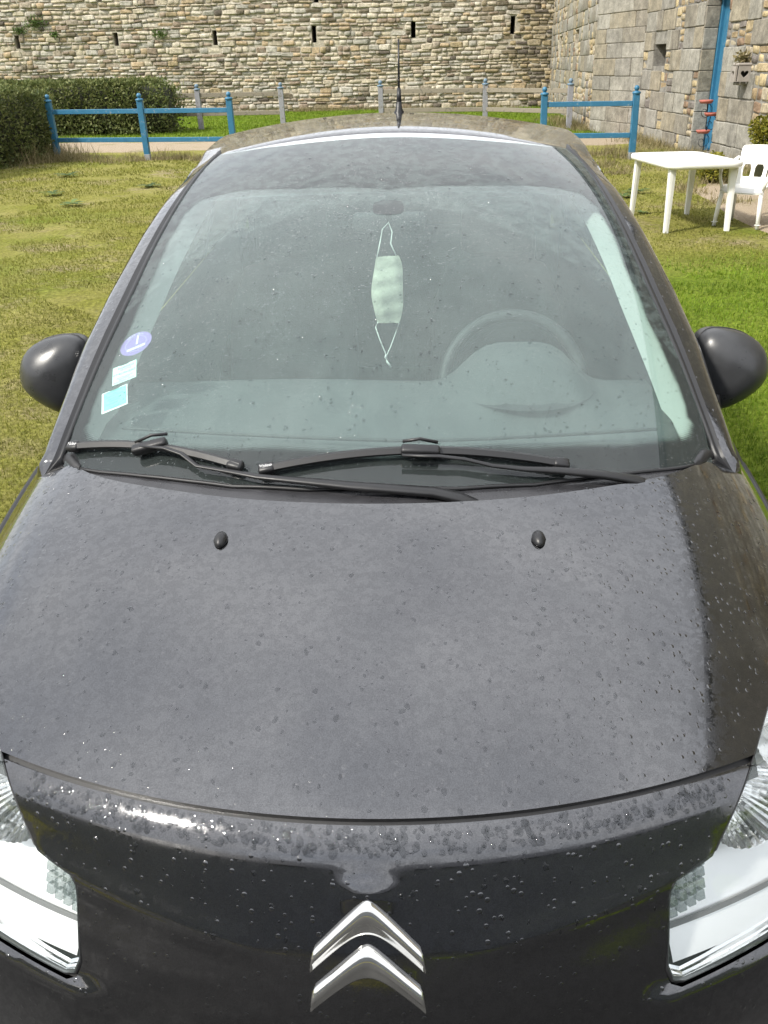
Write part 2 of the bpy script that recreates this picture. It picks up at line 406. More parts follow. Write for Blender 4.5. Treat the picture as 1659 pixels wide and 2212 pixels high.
M = dict(
    paint=paint(),
    glass=clear('windscreen_glass', (.92, .97, .955), .0, .024, True), glass_in=clear('windscreen_inner_face', (.86, .95, .93), .0, .062),
    side_glass=clear('side_window_glass', (.05, .06, .055), .0, .02),
    lens=clear('headlight_lens', (.97, .98, .98), .0, .02),
    water=clear('water_beads', (.80, .805, .81), .0, 0, f0=.02),
    frit=frit_mat(),
    rubber=simple('black_rubber', (.014, .014, .015), .45, bump=.1, var=.2),
    plastic=simple('black_plastic', (.011, .011, .012), .40, bump=.15, bscale=400, var=.25, vscale=12),
    cowlp=simple('wet_cowl_plastic', (.030, .030, .033), .28, bump=.25, bscale=260, var=.3, vscale=14),
    mirrorp=simple('grained_mirror_plastic', (.035, .036, .038), .30, bump=.10, bscale=500, var=.2, vscale=18),
    chrome=simple('chrome', (.78, .77, .74), .10, 1, bump=.06, bscale=60, var=.12, vscale=30),
    reflector=simple('silver_reflector', (.93, .93, .93), .12, 1, bump=.15, bscale=90),
    white_refl=simple('satin_silver_lamp_housing', (.90, .90, .90), .35, .55),
    lens_block=clear('clear_indicator_block', (.62, .64, .64), .05, .10, f0=.10),
    strip=simple('satin_silver_strip', (.80, .80, .80), .28, .85),
    bar=simple('grey_lamp_strip', (.16, .16, .16), .4),
    trim=simple('grey_lamp_surround', (.30, .30, .30), .4, .3),
    tyre=simple('tyre_rubber', (.02, .02, .02), .85, bump=.2, bscale=80),
    rim=simple('alloy_rim', (.45, .45, .46), .3, .9),
    dash=simple('grey_dashboard', (.052, .056, .058), .75, bump=.2, bscale=600, var=.1),
    dash_dark=simple('black_dashboard', (.018, .018, .02), .6, bump=.2, bscale=600),
    seat=simple('dark_seat_cloth', (.04, .042, .045), .95, bump=.3, bscale=700, var=.2),
    liner=simple('pale_headliner', (.42, .44, .42), .9),
    floor=simple('black_carpet', (.012, .012, .012), 1),
    mask=simple('pale_mask_fabric', (.46, .46, .38), .9, bump=1.0, bscale=45, var=.35, vscale=22),
    elastic=simple('white_elastic', (.85, .87, .85), .8),
    white=simple('white_garden_plastic', (.82, .82, .79), .38, bump=.05, var=.05),
    blue=worn_paint('blue_gloss_paint', (.030, .145, .255), (.22, .25, .27), .45, .02),
    grey_wood=worn_paint('weathered_grey_wood', (.26, .26, .285), (.16, .15, .13), .8, .08),
    rail_wood=worn_paint('weathered_brown_wood', (.235, .205, .16), (.12, .11, .09), .9, .08),
    cap_blue=worn_paint('faded_blue_paint', (.13, .20, .27), (.2, .2, .2), .6, .08),
    foot=simple('galvanised_foot', (.28, .29, .30), .6, .3, var=.2),
    ground=ground_mat(), dark_ground=simple('near_black_ground', (.026, .026, .026), .8, bump=.5, bscale=60, var=.25, vscale=2), gravel=gravel_mat(),
    grass=leaf_mat('lawn_blades', (.115, .135, .020), (.215, .22, .040), (.30, .28, .085), .3),
    lush=leaf_mat('lush_lawn_blades', (.09, .155, .010), (.145, .23, .016), (.22, .285, .032), .3),
    dry=leaf_mat('dry_grass_blades', (.13, .12, .05), (.24, .20, .10), (.36, .30, .17), .25),
    weed=leaf_mat('weed_leaves', (.05, .09, .02), (.08, .13, .03), (.12, .17, .05), .25),
    hedge=leaf_mat('hedge_leaves', (.058, .080, .022), (.12, .145, .045), (.22, .23, .09), .3),
    hedge_core=simple('hedge_twigs', (.022, .024, .012), 1, var=.4, vscale=6),
    conifer=leaf_mat('golden_conifer', (.10, .12, .015), (.20, .19, .02), (.30, .27, .04), .25),
    mortar=stone_mat('lime_mortar', [(.40, .36, .29), (.43, .385, .31)], 7, 0, .2, .95, .6),
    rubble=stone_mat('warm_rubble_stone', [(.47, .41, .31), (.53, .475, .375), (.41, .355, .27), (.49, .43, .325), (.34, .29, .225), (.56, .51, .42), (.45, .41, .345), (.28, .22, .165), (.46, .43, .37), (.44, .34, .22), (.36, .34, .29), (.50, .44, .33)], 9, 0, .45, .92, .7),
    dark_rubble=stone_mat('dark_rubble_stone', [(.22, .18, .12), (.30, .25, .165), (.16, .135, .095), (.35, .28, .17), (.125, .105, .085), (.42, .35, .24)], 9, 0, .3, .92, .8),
    granite=stone_mat('grey_granite', [(.265, .25, .215), (.235, .222, .195), (.29, .275, .24), (.26, .23, .175), (.22, .20, .165)], 5, .35, .25, .9, .35),
    ochre=stone_mat('ochre_infill_stone', [(.38, .305, .19), (.42, .34, .20), (.31, .235, .14), (.22, .15, .10), (.37, .32, .235), (.18, .16, .145), (.39, .33, .23)], 9, .1, .35, .92, .6),
    slate=simple('slate_roof', (.09, .095, .11), .6, bump=.3, bscale=8, var=.25),
    render=simple('grey_wall_render', (.27, .28, .30), .9, bump=.3, bscale=30, var=.15, vscale=.6), grey_mortar=stone_mat('grey_mortar', [(.21, .20, .18), (.23, .22, .195)], 6, 0, .15, .95, .5),
    dark=simple('dark_recess', (.02, .018, .015), 1),
    terracotta=simple('terracotta', (.40, .13, .10), .8, var=.2, vscale=20),
    iron=simple('black_iron', (.02, .02, .022), .5, .4),
    stone_pot=simple('carved_stone', (.30, .27, .24), .95, bump=.4, bscale=40, var=.2),
    purple=simple('purple_sticker', (.23, .15, .40), .6), lilac=simple('lilac_sticker', (.44, .38, .62), .6),
    teal=simple('turquoise_sticker', (.22, .62, .60), .6), pale=simple('pale_mint_sticker', (.60, .82, .76), .6), paper=simple('white_sticker', (.80, .82, .80), .6), ink=simple('sticker_ink', (.05, .11, .12), .7),
    print_white=simple('white_print', (.75, .75, .75), .5), print_grey=simple('etched_print', (.02, .025, .025), .5),
)

# ------------------------------------------------------------------ ground
def hash_noise(x, y):
    return (np.sin(x*.9+1.3*np.sin(y*.7))+np.sin(y*1.1+1.7*np.sin(x*.6+2))+.5*np.sin(x*2.7+y*2.1))/2.5

def gz(x, y): return .018*hash_noise(np.asarray(x)*1.3, np.asarray(y)*1.3)*np.clip((np.hypot(x, np.asarray(y)-1.6)-2.2)/2, 0, 1)

gx = np.concatenate([np.linspace(-300, -20, 12), np.linspace(-18, 12, 121), np.linspace(14, 300, 12)])
gy = np.concatenate([np.linspace(-300, -12, 12), np.linspace(-10, 44, 217), np.linspace(46, 300, 12)])
GX, GY = np.meshgrid(gx, gy, indexing='ij')
gv = np.stack([GX, GY, np.where((abs(GX) < 20) & (GY < 44) & (GY > -12), gz(GX, GY), 0)], -1).reshape(-1, 3)
idx = np.arange(len(gx)*len(gy)).reshape(len(gx), len(gy))
gf = np.stack([idx[:-1, :-1], idx[1:, :-1], idx[1:, 1:], idx[:-1, 1:]], -1).reshape(-1, 4)
tag(soup('ground', gv, gf, M['ground'], None, True), kind='structure')

def strip(name, ya, yb, xs, m, wob=.25, z=.022):
    v = []; 
    for x in xs:
        a = ya + wob*hash_noise(x*1.1, 3.0) + .3*wob*hash_noise(x*5, 8.0); b = yb + wob*hash_noise(x*1.3, 9.0) + .3*wob*hash_noise(x*6, 1.0)
        for k in range(9):
            y = a+(b-a)*k/8; v.append((x, y, float(gz(x, y)) + z*sin(pi*k/8)**.4 - .006))
    return mesh(name, v, grid_faces(len(xs), 9), m, None, True)
tag(strip('path', 21.2, 24.9, np.linspace(-24, 5.2, 150), M['gravel']), kind='structure')

def patch(name, cx, cy, rx, ry, m):
    v = [(cx, cy, float(gz(cx, cy))+.012)]; n = 48
    for r in (.5, .85, 1.0):
        for k in range(n):
            a = 2*pi*k/n; q = 1+.22*float(hash_noise(cos(a)*3+cx, sin(a)*3+cy))
            x, y = cx+rx*r*q*cos(a), cy+ry*r*q*sin(a); v.append((x, y, float(gz(x, y))+(.012 if r < .9 else -.01)))
    f = [(0, 1+k, 1+(k+1) % n) for k in range(n)]
    for j in (0, 1): f += [(1+j*n+k, 1+(j+1)*n+k, 1+(j+1)*n+(k+1) % n, 1+j*n+(k+1) % n) for k in range(n)]
    return mesh(name, v, f, m, None, True)
tag(patch('gravel_yard', 4.75, 10.2, .95, 4.3, M['gravel']), kind='structure')

tag(patch('added_dark_ground', .2, -8.2, 16, 8.6, M['dark_ground']), kind='structure')  # added unseen ground behind the camera, near-black to darken the nose's reflection
# grass: single blades, thinner with distance from the car
def blades(name, P, h, w, m, lean=.5):
    n = len(P); a = rng.uniform(0, 2*pi, n); b = rng.uniform(0, 2*pi, n); L = h*rng.uniform(.5, 1.25, n); l = lean*L*rng.uniform(.2, 1.2, n)
    W = w*rng.uniform(.6, 1.3, n)
    dx, dy = np.cos(a)*W, np.sin(a)*W
    V = np.empty((n, 3, 3)); V[:, 0] = P-np.stack([dx, dy, 0*dx+.004], 1); V[:, 1] = P+np.stack([dx, dy, 0*dx-.004], 1)
    V[:, 2] = P+np.stack([np.cos(b)*l, np.sin(b)*l, np.sqrt(np.maximum(L*L-l*l, .1*L*L))], 1)
    o = soup(name, V.reshape(-1, 3), np.arange(n*3).reshape(n, 3), m); return o

def scatter(n, rmin, rmax, a0, a1):
    r = rmin*(rmax/rmin)**rng.uniform(0, 1, n); a = np.radians(rng.uniform(a0, a1, n))
    x, y = .1+r*np.sin(a), -.8+r*np.cos(a); return x, y
def oncar(x, y): return (abs(x+.008*y-.015) < .80) & (y > -.2) & (y < 3.95)
def onpath(x, y): return ((y > 20.9) & (y < 25.1)) | (((x-4.75)/.95)**2+((y-10.2)/4.3)**2 < .9)
x1, y1 = scatter(250000, 1.6, 21.5, -40, -3); k = ~oncar(x1, y1) & ~onpath(x1, y1); x1, y1 = x1[k], y1[k]
d1 = hash_noise(x1*1.7, y1*1.7)+.6*hash_noise(x1*5, y1*5); k = d1 > -.55; x1, y1 = x1[k], y1[k]
r1 = np.hypot(x1, y1+.8)
tag(blades('lawn_grass', np.stack([x1, y1, gz(x1, y1)], 1), .012+.0016*r1, .0012+.00052*r1, M['grass'], .8), 'short yellow-green mossy lawn left of the car', 'grass', kind='stuff')
x2, y2 = scatter(170000, 1.6, 21.5, 3, 36); k = ~oncar(x2, y2) & ~onpath(x2, y2); x2, y2 = x2[k], y2[k]
d2 = hash_noise(x2*1.7, y2*1.7)+.6*hash_noise(x2*5, y2*5); k = (d2 > -.75) | (y2 < 7); x2, y2 = x2[k], y2[k]; r2 = np.hypot(x2, y2+.8)
k = (y2 > 7.6+1.3*hash_noise(x2*1.2, y2*1.2)+rng.normal(0, .5, len(x2)))
tag(blades('lawn_grass', np.stack([x2, y2, gz(x2, y2)], 1)[k], (.012+.0016*r2)[k], (.0012+.00052*r2)[k], M['grass'], .8), 'mossy lawn under the white table right of the car', 'grass', kind='stuff')
k = ~k
tag(blades('lush_grass', np.stack([x2, y2, gz(x2, y2)], 1)[k], (.02+.0020*r2)[k], (.0012+.0005*r2)[k], M['lush'], .7), 'bright green lush lawn beside the car on the right', 'grass', kind='stuff')
n = 90000; x3 = rng.uniform(-16, 5.3, n); y3 = 25+15.9*rng.uniform(0, 1, n)**1.1
tag(blades('far_grass', np.stack([x3, y3, gz(x3, y3)], 1), .075, .012, M['lush'], .7), 'green grass strip in front of the back wall', 'grass', kind='stuff')
# dry tufts along the fences, the walls and in the lawn
cent = []
for i in range(70): cent.append((rng.uniform(-9.5, -1.5), 19.4+rng.normal(0, .45), .16, .13))
for i in range(26): cent.append((rng.uniform(2.4, 4.9), 18.6+rng.normal(0, .8), .16, .16))
for i in range(50):
    yy = rng.uniform(12.5, 23.5); cent.append((5.42+.033*(23.6-yy)-abs(rng.normal(0, .28)), yy, .2, .2))
for i in range(26): cent.append((rng.uniform(2.2, 4.6), rng.uniform(11.5, 17.5), .12, .12))
for i in range(40): cent.append((-8.3+rng.normal(0, .5), 19.6+rng.normal(0, .7), .42, .22))
for i in range(60): cent.append((rng.uniform(-14, 5.0), 40.75-abs(rng.normal(0, .25)), .28, .22))
for i in range(28): cent.append((4.7-abs(rng.normal(0, .35)), rng.uniform(25.8, 32), .25, .2))
pts = []; hs = []
for cx, cy, h, sp in cent:
    q = 90; p = rng.normal(0, sp, (q, 2)); pts.append(np.stack([cx+p[:, 0], cy+p[:, 1], 0*p[:, 0]], 1)); hs.append(np.full(q, h)*rng.uniform(.6, 1.2))
pts = np.concatenate(pts); hs = np.concatenate(hs)
tag(blades('dry_grass', pts, hs, .006, M['dry'], .8), 'dry straw-coloured grass tufts along fences and walls', 'grass', kind='stuff')
# leafy weeds (flat rosettes)
def rosette(cx, cy, r, n=11):
    V = []; F = []
    for i in range(n):
        a = 2*pi*i/n+random.uniform(-.3, .3); L = r*random.uniform(.7, 1.15); w = L*.17; b = len(V); up = random.uniform(.15, .5)
        for s, ww in ((.08, .3), (.45, .9), (.8, 1.0), (1.0, .1)):
            z = .01+up*L*s*(1.1-s*.75)
            for q in (-1, 1): V.append((cx+cos(a)*L*s-sin(a)*w*ww*q, cy+sin(a)*L*s+cos(a)*w*ww*q, z+.012*abs(q)))
        F += [(b+2*k, b+2*k+1, b+2*k+3, b+2*k+2) for k in range(3)]
    return V, F
wv = []; wf = []
spots = [(-1.95, 1.55, .16), (-1.62, 1.2, .15), (-1.55, .95, .14), (-5.6, 13.6, .2), (-4.9, 12.4, .22), (-4.3, 14.4, .2), (-5.4, 9.6, .18), (-5.1, 8.3, .2), (-3.4, 15.8, .2), (-2.5, 15.2, .2), (-6.3, 16.2, .25), (-3.6, 5.6, .12), (2.85, 10.9, .1), (2.35, 3.2, .1), (2.9, 12.4, .2), (-2.6, 3.1, .1), (3.2, 12.9, .22), (-6.9, 12.2, .22), (2.15, 2.3, .1)]
for cx, cy, r in spots:
    V, F = rosette(cx, cy, r); b = len(wv); wv += V; wf += [tuple(i+b for i in q) for q in F]
o = mesh('lawn_weeds', wv, wf, M['weed'], None, True); tag(o, 'scattered green leafy weed rosettes in the lawn', 'weeds', kind='stuff')

# ------------------------------------------------------------------ masonry
def stone_variant(bev, jit, seed):
    r = random.Random(seed); bm = bmesh.new(); bmesh.ops.create_cube(bm, size=1)
    for v in bm.verts:
        v.co.x += r.uniform(-jit, jit); v.co.z += r.uniform(-jit, jit)*1.3; v.co.y += r.uniform(-jit, jit)
    bmesh.ops.bevel(bm, geom=bm.edges[:], offset=bev, segments=1, affect='EDGES')
    for v in bm.verts: v.co += Vector((r.uniform(-1, 1), r.uniform(-1, 1), r.uniform(-1, 1)))*jit*.35
    bmesh.ops.triangulate(bm, faces=bm.faces[:])
    me = bpy.data.meshes.new('stone'); bm.to_mesh(me); bm.free(); return me
ROUGH = [stone_variant(.13, .085, i) for i in range(14)]
CUT = [stone_variant(.035, .014, 50+i) for i in range(10)]
VAR = {}
def variant(pool, i, mk):
    key = (id(pool), i, mk)
    if key not in VAR:
        me = pool[i].copy(); me.materials.append(M[mk]); VAR[key] = me
    return VAR[key]
def mdata(me):
    v = np.empty(len(me.vertices)*3); me.vertices.foreach_get('co', v); f = np.array([tuple(p.vertices) for p in me.polygons]); return v.reshape(-1, 3), f
MD = {}

def place_stones(parent, A, B, stones, limit=300, proud=.5):
    """stones: (u, z, w, h, depth, out, material, pool) on the vertical face from A to B (outward normal = left of A->B rotated)"""
    A = np.array([*A, 0.]); B = np.array([*B, 0.]); eu = (B-A)/np.linalg.norm(B-A); en = np.array([eu[1], -eu[0], 0.])
    stones = sorted(stones, key=lambda s: -s[2]*s[3]*s[8]); rest = {}
    for i, (u, z, w, h, d, out, mk, pool, pri) in enumerate(stones):
        k = random.randrange(len(pool)); c = A+eu*u+en*(out-d/2); flip = random.choice((-1, 1))
        tl = random.gauss(0, .035) if pool is ROUGH else random.gauss(0, .003); Mx = np.eye(4); Mx[:3, 0] = (eu*cos(tl)+np.array([0, 0, sin(tl)]))*w*flip; Mx[:3, 1] = -en*d*flip; Mx[:3, 2] = (np.array([0, 0, cos(tl)])-eu*sin(tl))*h; Mx[:3, 3] = c+np.array([0, 0, z])
        if flip < 0: pass
        if i < limit:
            o = bpy.data.objects.new('stone', variant(pool, k, mk)); col.objects.link(o); o.parent = parent
            o.matrix_world = Matrix(Mx.tolist())
        else:
            key = (id(pool), k)
            if key not in MD: MD[key] = mdata(pool[k])
            v, f = MD[key]; L = rest.setdefault(mk, [[], [], 0])
            L[0].append(v@Mx[:3, :3].T+Mx[:3, 3]); L[1].append(f+L[2]); L[2] += len(v)
    for mk, (vs, fs, n) in rest.items():
        o = soup('stone_field', np.concatenate(vs), np.concatenate(fs), M[mk], parent); o['kind'] = 'stuff'

def clip(u0, u1, z0, z1, ops):
    for a, b, c, d in ops:
        if u1 > a and u0 < b and z1 > c+.03 and z0 < d-.03:
            if u0 < a-.09: u1 = a
            elif u1 > b+.09: u0 = b
            else: return None
    return (u0, u1) if u1-u0 > .07 else None

def wall_core(name, A, B, H, th, ops, m, parent, z0=0.0):
    """solid wall with real openings, from boxes that butt end to end"""
    A = Vector((*A, 0)); B = Vector((*B, 0)); eu = (B-A).normalized(); en = Vector((eu.y, -eu.x, 0)); L = (B-A).length
    us = sorted({0, L, *[o[0] for o in ops], *[o[1] for o in ops]}); bm = bmesh.new()
    rot = Matrix((eu, -en, Vector((0, 0, 1)))).transposed()
    for a, b in zip(us[:-1], us[1:]):
        if b-a < 1e-4: continue
        mid = (a+b)/2; cuts = sorted((o[2], o[3]) for o in ops if o[0] <= mid <= o[1]); z = z0
        for c, d in cuts+[(H, H)]:
            if c-z > .01: bbox(bm, A+eu*mid-en*(th/2)+Vector((0, 0, (z+c)/2)), (b-a, th, c-z), rot=rot)
            z = d
    return bmobj(name, bm, m, parent)

# --- the rampart across the back of the yard
WALL_A, WALL_B = (-26.0, 41.0), (5.9, 41.0)          # u = x + 26
wall = empty('stone_wall', (-10, 41.3, 0)); tag(wall, 'tall rubble stone wall with narrow loopholes across the back of the yard', 'wall')
slits = [(-16.85, 2.6, 3.1), (-12.65, 2.63, 3.12), (-8.47, 2.58, 3.13), (-4.32, 2.6, 3.22), (-.2, 2.69, 3.32), (3.88, 2.75, 3.41)]
wops = [(x+26-.095, x+26+.095, a, b) for x, a, b in slits]+[(-4.17+26-.1, -4.17+26+.1, 4.0, 4.7)]
wall_core('wall_core', WALL_A, WALL_B, 7.2, .9, wops, M['mortar'], wall, -.2).parent = wall
box('recess_back', (-10, 42.05, 3.4), (31.5, .15, 7.0), M['dark'], wall)
st = []; z = -.05
while z < 6.9:
    h = random.choice((random.uniform(.09, .14), random.uniform(.13, .19), random.uniform(.17, .25))) if z < 5.2 else random.uniform(.2, .3)
    u = random.uniform(0, .3)+3.5
    while u < 31.8:
        w = random.choice((random.uniform(.16, .34), random.uniform(.25, .5), random.uniform(.35, .66))); x = u-26
        dz = .06*hash_noise(u*.5, z*1.5)+random.uniform(-.012, .012); hh = h*random.uniform(.72, 1.12)
        if random.random() < .12: hh *= .6
        c = clip(u, u+w, z, z+hh, wops)
        if c:
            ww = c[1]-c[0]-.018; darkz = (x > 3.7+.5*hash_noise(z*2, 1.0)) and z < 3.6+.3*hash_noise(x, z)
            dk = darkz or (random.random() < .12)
            vis = 1.0 if (z < 4.7 and x > -19) else .02
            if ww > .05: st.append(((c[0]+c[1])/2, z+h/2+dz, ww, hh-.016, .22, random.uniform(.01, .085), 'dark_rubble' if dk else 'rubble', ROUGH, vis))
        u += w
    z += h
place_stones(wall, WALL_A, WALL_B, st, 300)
# wall plants
def leaf_cloud(name, C_, R_, n, s, m, parent, surf=.35, seed=1):
    g = np.random.default_rng(seed); d = g.normal(0, 1, (n, 3)); d /= np.linalg.norm(d, axis=1)[:, None]
    r = 1-surf*g.uniform(0, 1, n)**1.5; lump = 1+.16*np.sin(d[:, 0]*5+seed)*np.cos(d[:, 2]*4+d[:, 1]*3)
    P = np.array(C_)+d*np.array(R_)*(r*lump)[:, None]
    return leaf_quads(name, P, s, m, parent, g, d)
def leaf_quads(name, P, s, m, parent, g, d=None, up=.3):
    n = len(P); a = g.normal(0, 1, (n, 3)); a[:, 2] += up
    if d is not None: a += .5*d
    a /= np.linalg.norm(a, axis=1)[:, None]; b = np.cross(a, g.normal(0, 1, (n, 3))); b /= np.linalg.norm(b, axis=1)[:, None]
    L = s*g.uniform(.6, 1.35, n)[:, None]; V = np.stack([P-a*L*.1, P+a*L*.45+b*L*.28, P+a*L, P+a*L*.45-b*L*.28], 1)
    return soup(name, V.reshape(-1, 3), np.arange(n*4).reshape(n, 4), m, parent)
for i, (x, z, rx, rz, lab) in enumerate([(-15.9, 3.55, .5, .28, 'sprawling green plant rooted high in the back wall at far left'), (-16.65, 3.28, .3, .16, 'small green plant in the wall just left of the sprawling one'), (-15.2, 3.1, .18, .13, 'tiny green tuft in the wall below the sprawling plant'), (-10.75, 3.05, .33, .22, 'round green tuft growing from the wall between two loopholes')]):
    e = empty('wall_plant', (x, 40.9, z)); tag(e, lab, 'plant')
    o = leaf_cloud('foliage', (0, 0, 0), (rx, .18, rz), int(900*rx), .07, M['weed'], e, .9, 20+i)

# --- long building on the right
bld = empty('stone_building', (6, 20, 0)); tag(bld, 'long granite building with a blue door along the right of the yard', 'building')
NEAR = ((5.497, 23.7), (6.262, .2)); MID = ((4.75, 26.1), (5.5, 23.6)); FAR = ((5.52, 40.9), (4.75, 26.1))
EAVE = 7.4
nl = Vector((NEAR[1][0]-NEAR[0][0], NEAR[1][1]-NEAR[0][1]))
def nu(y): return (23.7-y)/(23.7-.2)*nl.length
door_op = (nu(19.25), nu(17.90), .02, 2.95); win_op = (nu(22.75), nu(21.75), 1.58, 2.03)
nops = [door_op, win_op, (nu(11.5), nu(10.4), .9, 2.3), (nu(3.6), nu(2.4), 0.9, 2.3)]
wall_core('wall_core', *NEAR, EAVE, .7, nops, M['grey_mortar'], bld, -.2)
wall_core('wall_core', (6.27, .2), (12, .2), EAVE, .5, [], M['grey_mortar'], bld, -.2)
wall_core('wall_core', *MID, EAVE+.05, .5, [], M['mortar'], bld, -.2)
fops = [(2.75, 5.15, 2.18, 2.56), (8.75, 10.85, 2.22, 2.6)]
fops = [(3.3, 4.5, 2.18, 2.56), (9.2, 10.5, 2.22, 2.6)]
wall_core('wall_core', *FAR, EAVE-.05, .6, fops, M['mortar'], bld, -.2)
mesh('back_panel', [(6.35, 23.5, -.2), (7.05, .8, -.2), (7.05, .8, 7.3), (6.35, 23.5, 7.3)], [(0, 1, 2, 3)], M['dark'], bld)
mesh('back_panel', [(6.2, 40.5, -.2), (5.5, 26.5, -.2), (5.5, 26.5, 7.2), (6.2, 40.5, 7.2)], [(0, 1, 2, 3)], M['dark'], bld)
# roof: eave board, gutter and slates sloping back
bm = bmesh.new()
vs = [bm.verts.new(p) for p in [(5.46, 41, EAVE), (4.69, 26.15, EAVE), (5.44, 23.55, EAVE), (6.2, .15, EAVE), (12, .15, EAVE+4), (12, 41, EAVE+4)]]
bm.faces.new(vs); ext = bmesh.ops.extrude_face_region(bm, geom=bm.faces[:])
for v in ext['geom']:
    if isinstance(v, bmesh.types.BMVert): v.co.z += .16
bmobj('roof', bm, M['slate'], bld)

def granite_face(L, ops, zmax, u_vis, pr=1.0, infill=.35, wmin=.45, wmax=1.05):
    S = []; z = -.1
    while z < zmax:
        h = random.uniform(.33, .43); u = -random.uniform(0, .5)
        while u < L:
            if random.random() < infill:
                w = random.uniform(.28, .5); k = random.choice((2, 2, 3)); zz = z
                for q in range(k):
                    hq = h/k*random.uniform(.9, 1.1); cols_ = random.choice((1, 1, 2)); uu = u
                    for c_ in range(cols_):
                        cc = clip(max(uu, 0), min(uu+w/cols_, L), zz, zz+hq, ops)
                        if cc: S.append(((cc[0]+cc[1])/2, zz+hq/2, cc[1]-cc[0]-.02, hq-.018, .16, random.uniform(.004, .03), 'ochre', ROUGH, pr if u_vis[0] < u < u_vis[1] and z < 4 else .01))
                        uu += w/cols_
                    zz += hq
            else:
                w = random.uniform(wmin, wmax); cc = clip(max(u, 0), min(u+w, L), z, z+h, ops)
                if cc and cc[1]-cc[0] > .05: S.append(((cc[0]+cc[1])/2, z+h/2, cc[1]-cc[0]-.013, h-.013, .24, random.uniform(.022, .042), 'granite', CUT, pr*1.2 if u_vis[0] < u < u_vis[1] and z < 4 else .01))
            u += w
        z += h
    return S
place_stones(bld, *NEAR, granite_face(nl.length, nops, 5.0, (0, nu(13)), 1.0, .38), 190)
place_stones(bld, *MID, granite_face(hypot(.75, 2.5), [], 5.0, (-1, 9), 1, .0, .8, 1.4), 60)
place_stones(bld, *FAR, granite_face(hypot(.77, 14.8), fops, 5.0, (0, 20), 1, .5, .5, .95), 50)
# door in its deep recess, window shutters
eu = Vector((nl.x, nl.y, 0)).normalized(); en = Vector((eu.y, -eu.x, 0)); FA = Vector((*NEAR[0], 0)); rotN = Matrix((eu, -en, Vector((0, 0, 1)))).transposed()
def fpt(u, out, z): return FA+eu*u+en*out+Vector((0, 0, z))
dw = door_op[1]-door_op[0]; dmid = (door_op[0]+door_op[1])/2
dr = box('door', fpt(dmid, -.36, 1.48), (dw-.16, .05, 2.86), M['blue'], bld, .004, rot=rotN)
for i in range(7): box('plank', fpt(dmid-(dw-.2)/2+(i+.5)*(dw-.2)/7, -.328, 1.48), ((dw-.2)/7-.012, .016, 2.8), M['blue'], dr, .003, rot=rotN)
for s in (-1, 1): box('door_frame', fpt(dmid+s*(dw/2-.04), -.315, 1.48), (.14, .10, 2.90), M['blue'], bld, .006, rot=rotN)
box('door_frame', fpt(dmid, -.25, 2.90), (dw-.17, .10, .07), M['blue'], bld, .006, rot=rotN)
box('door_handle', fpt(door_op[1]-.16, -.27, 1.05), (.03, .06, .16), M['iron'], dr, .008, rot=rotN)
for i in range(8):      # dressed stones lining the far side of the recess
    box('jamb_stone', fpt(door_op[0]-.036+.04, -.125, .19+i*.375), (.075, .27, .364), M['granite'], bld, .008, rot=rotN)
for u0_, u1_, z0_, z1_ in nops[2:]: 
    if z1_-z0_ > 1: 
        w_ = box('window', fpt((u0_+u1_)/2, -.3, (z0_+z1_)/2), (u1_-u0_-.01, .05, z1_-z0_-.01), M['side_glass'], bld, rot=rotN)
        box('window_frame', fpt((u0_+u1_)/2, -.26, (z0_+z1_)/2), (.06, .05, z1_-z0_-.02), M['blue'], w_, rot=rotN)

# heart lantern on the wall
hl = empty('stone_lantern', (5.62, 16.55, 1.30)); tag(hl, 'small carved stone lantern with heart-shaped holes hung on the granite wall', 'lantern')
box('bracket', (0, 0, .02), (.2, .16, .05), M['granite'], hl, .01)
def heart(n=26):
    return [(.010*16*sin(t)**3*.42, .010*(13*cos(t)-5*cos(2*t)-2*cos(3*t)-cos(4*t))*.42) for t in np.linspace(0, 2*pi, n, endpoint=False)]
def heart_plate(nm, Mx, wd, ht, th):
    outer = [(-wd/2, -ht/2), (wd/2, -ht/2), (wd/2, ht/2), (-wd/2, ht/2)]; inner = heart()
    pts_ = [Vector(p) for p in outer+inner]; ne = len(inner); ed = [(i, (i+1) % 4) for i in range(4)]+[(4+i, 4+(i+1) % ne) for i in range(ne)]
    v_, e_, f_, *_ = delaunay_2d_cdt(pts_, ed, [], 1, 1e-6)
    c_ = np.array([np.mean([v_[i] for i in t], 0) for t in f_]); kp = ~inpoly(c_[:, 0], c_[:, 1], inner)
    bm = bmesh.new(); bv = [bm.verts.new((p[0], p[1], 0)) for p in v_]
    for t, q in zip(f_, kp):
        if q: bm.faces.new([bv[i] for i in t])
    g = bmesh.ops.extrude_face_region(bm, geom=bm.faces[:])
    for x in g['geom']:
        if isinstance(x, bmesh.types.BMVert): x.co.z += th
    bmesh.ops.transform(bm, matrix=Mx, verts=bm.verts); return bmobj(nm, bm, M['stone_pot'], hl)
heart_plate('carved_side', frame((-.12, 0, .17), (0, -1, 0), (0, 0, 1)), .27, .24, .03)
heart_plate('carved_side', frame((.0, -.135, .17), (1, 0, 0), (0, 0, 1)), .21, .24, .03)
heart_plate('carved_side', frame((.0, .165, .17), (1, 0, 0), (0, 0, 1)), .21, .24, .03)
box('inside', (.0, 0, .17), (.12, .15, .22), M['dark'], hl)
box('lid', (0, 0, .315), (.25, .30, .05), M['stone_pot'], hl, .015)
e = empty('wall_plant', (5.6, 16.55, 1.66)); tag(e, 'dry yellowish tuft growing on top of the heart lantern', 'plant')
leaf_cloud('foliage', (0, 0, .06), (.12, .14, .10), 160, .07, M['dry'], e, .9, 41)

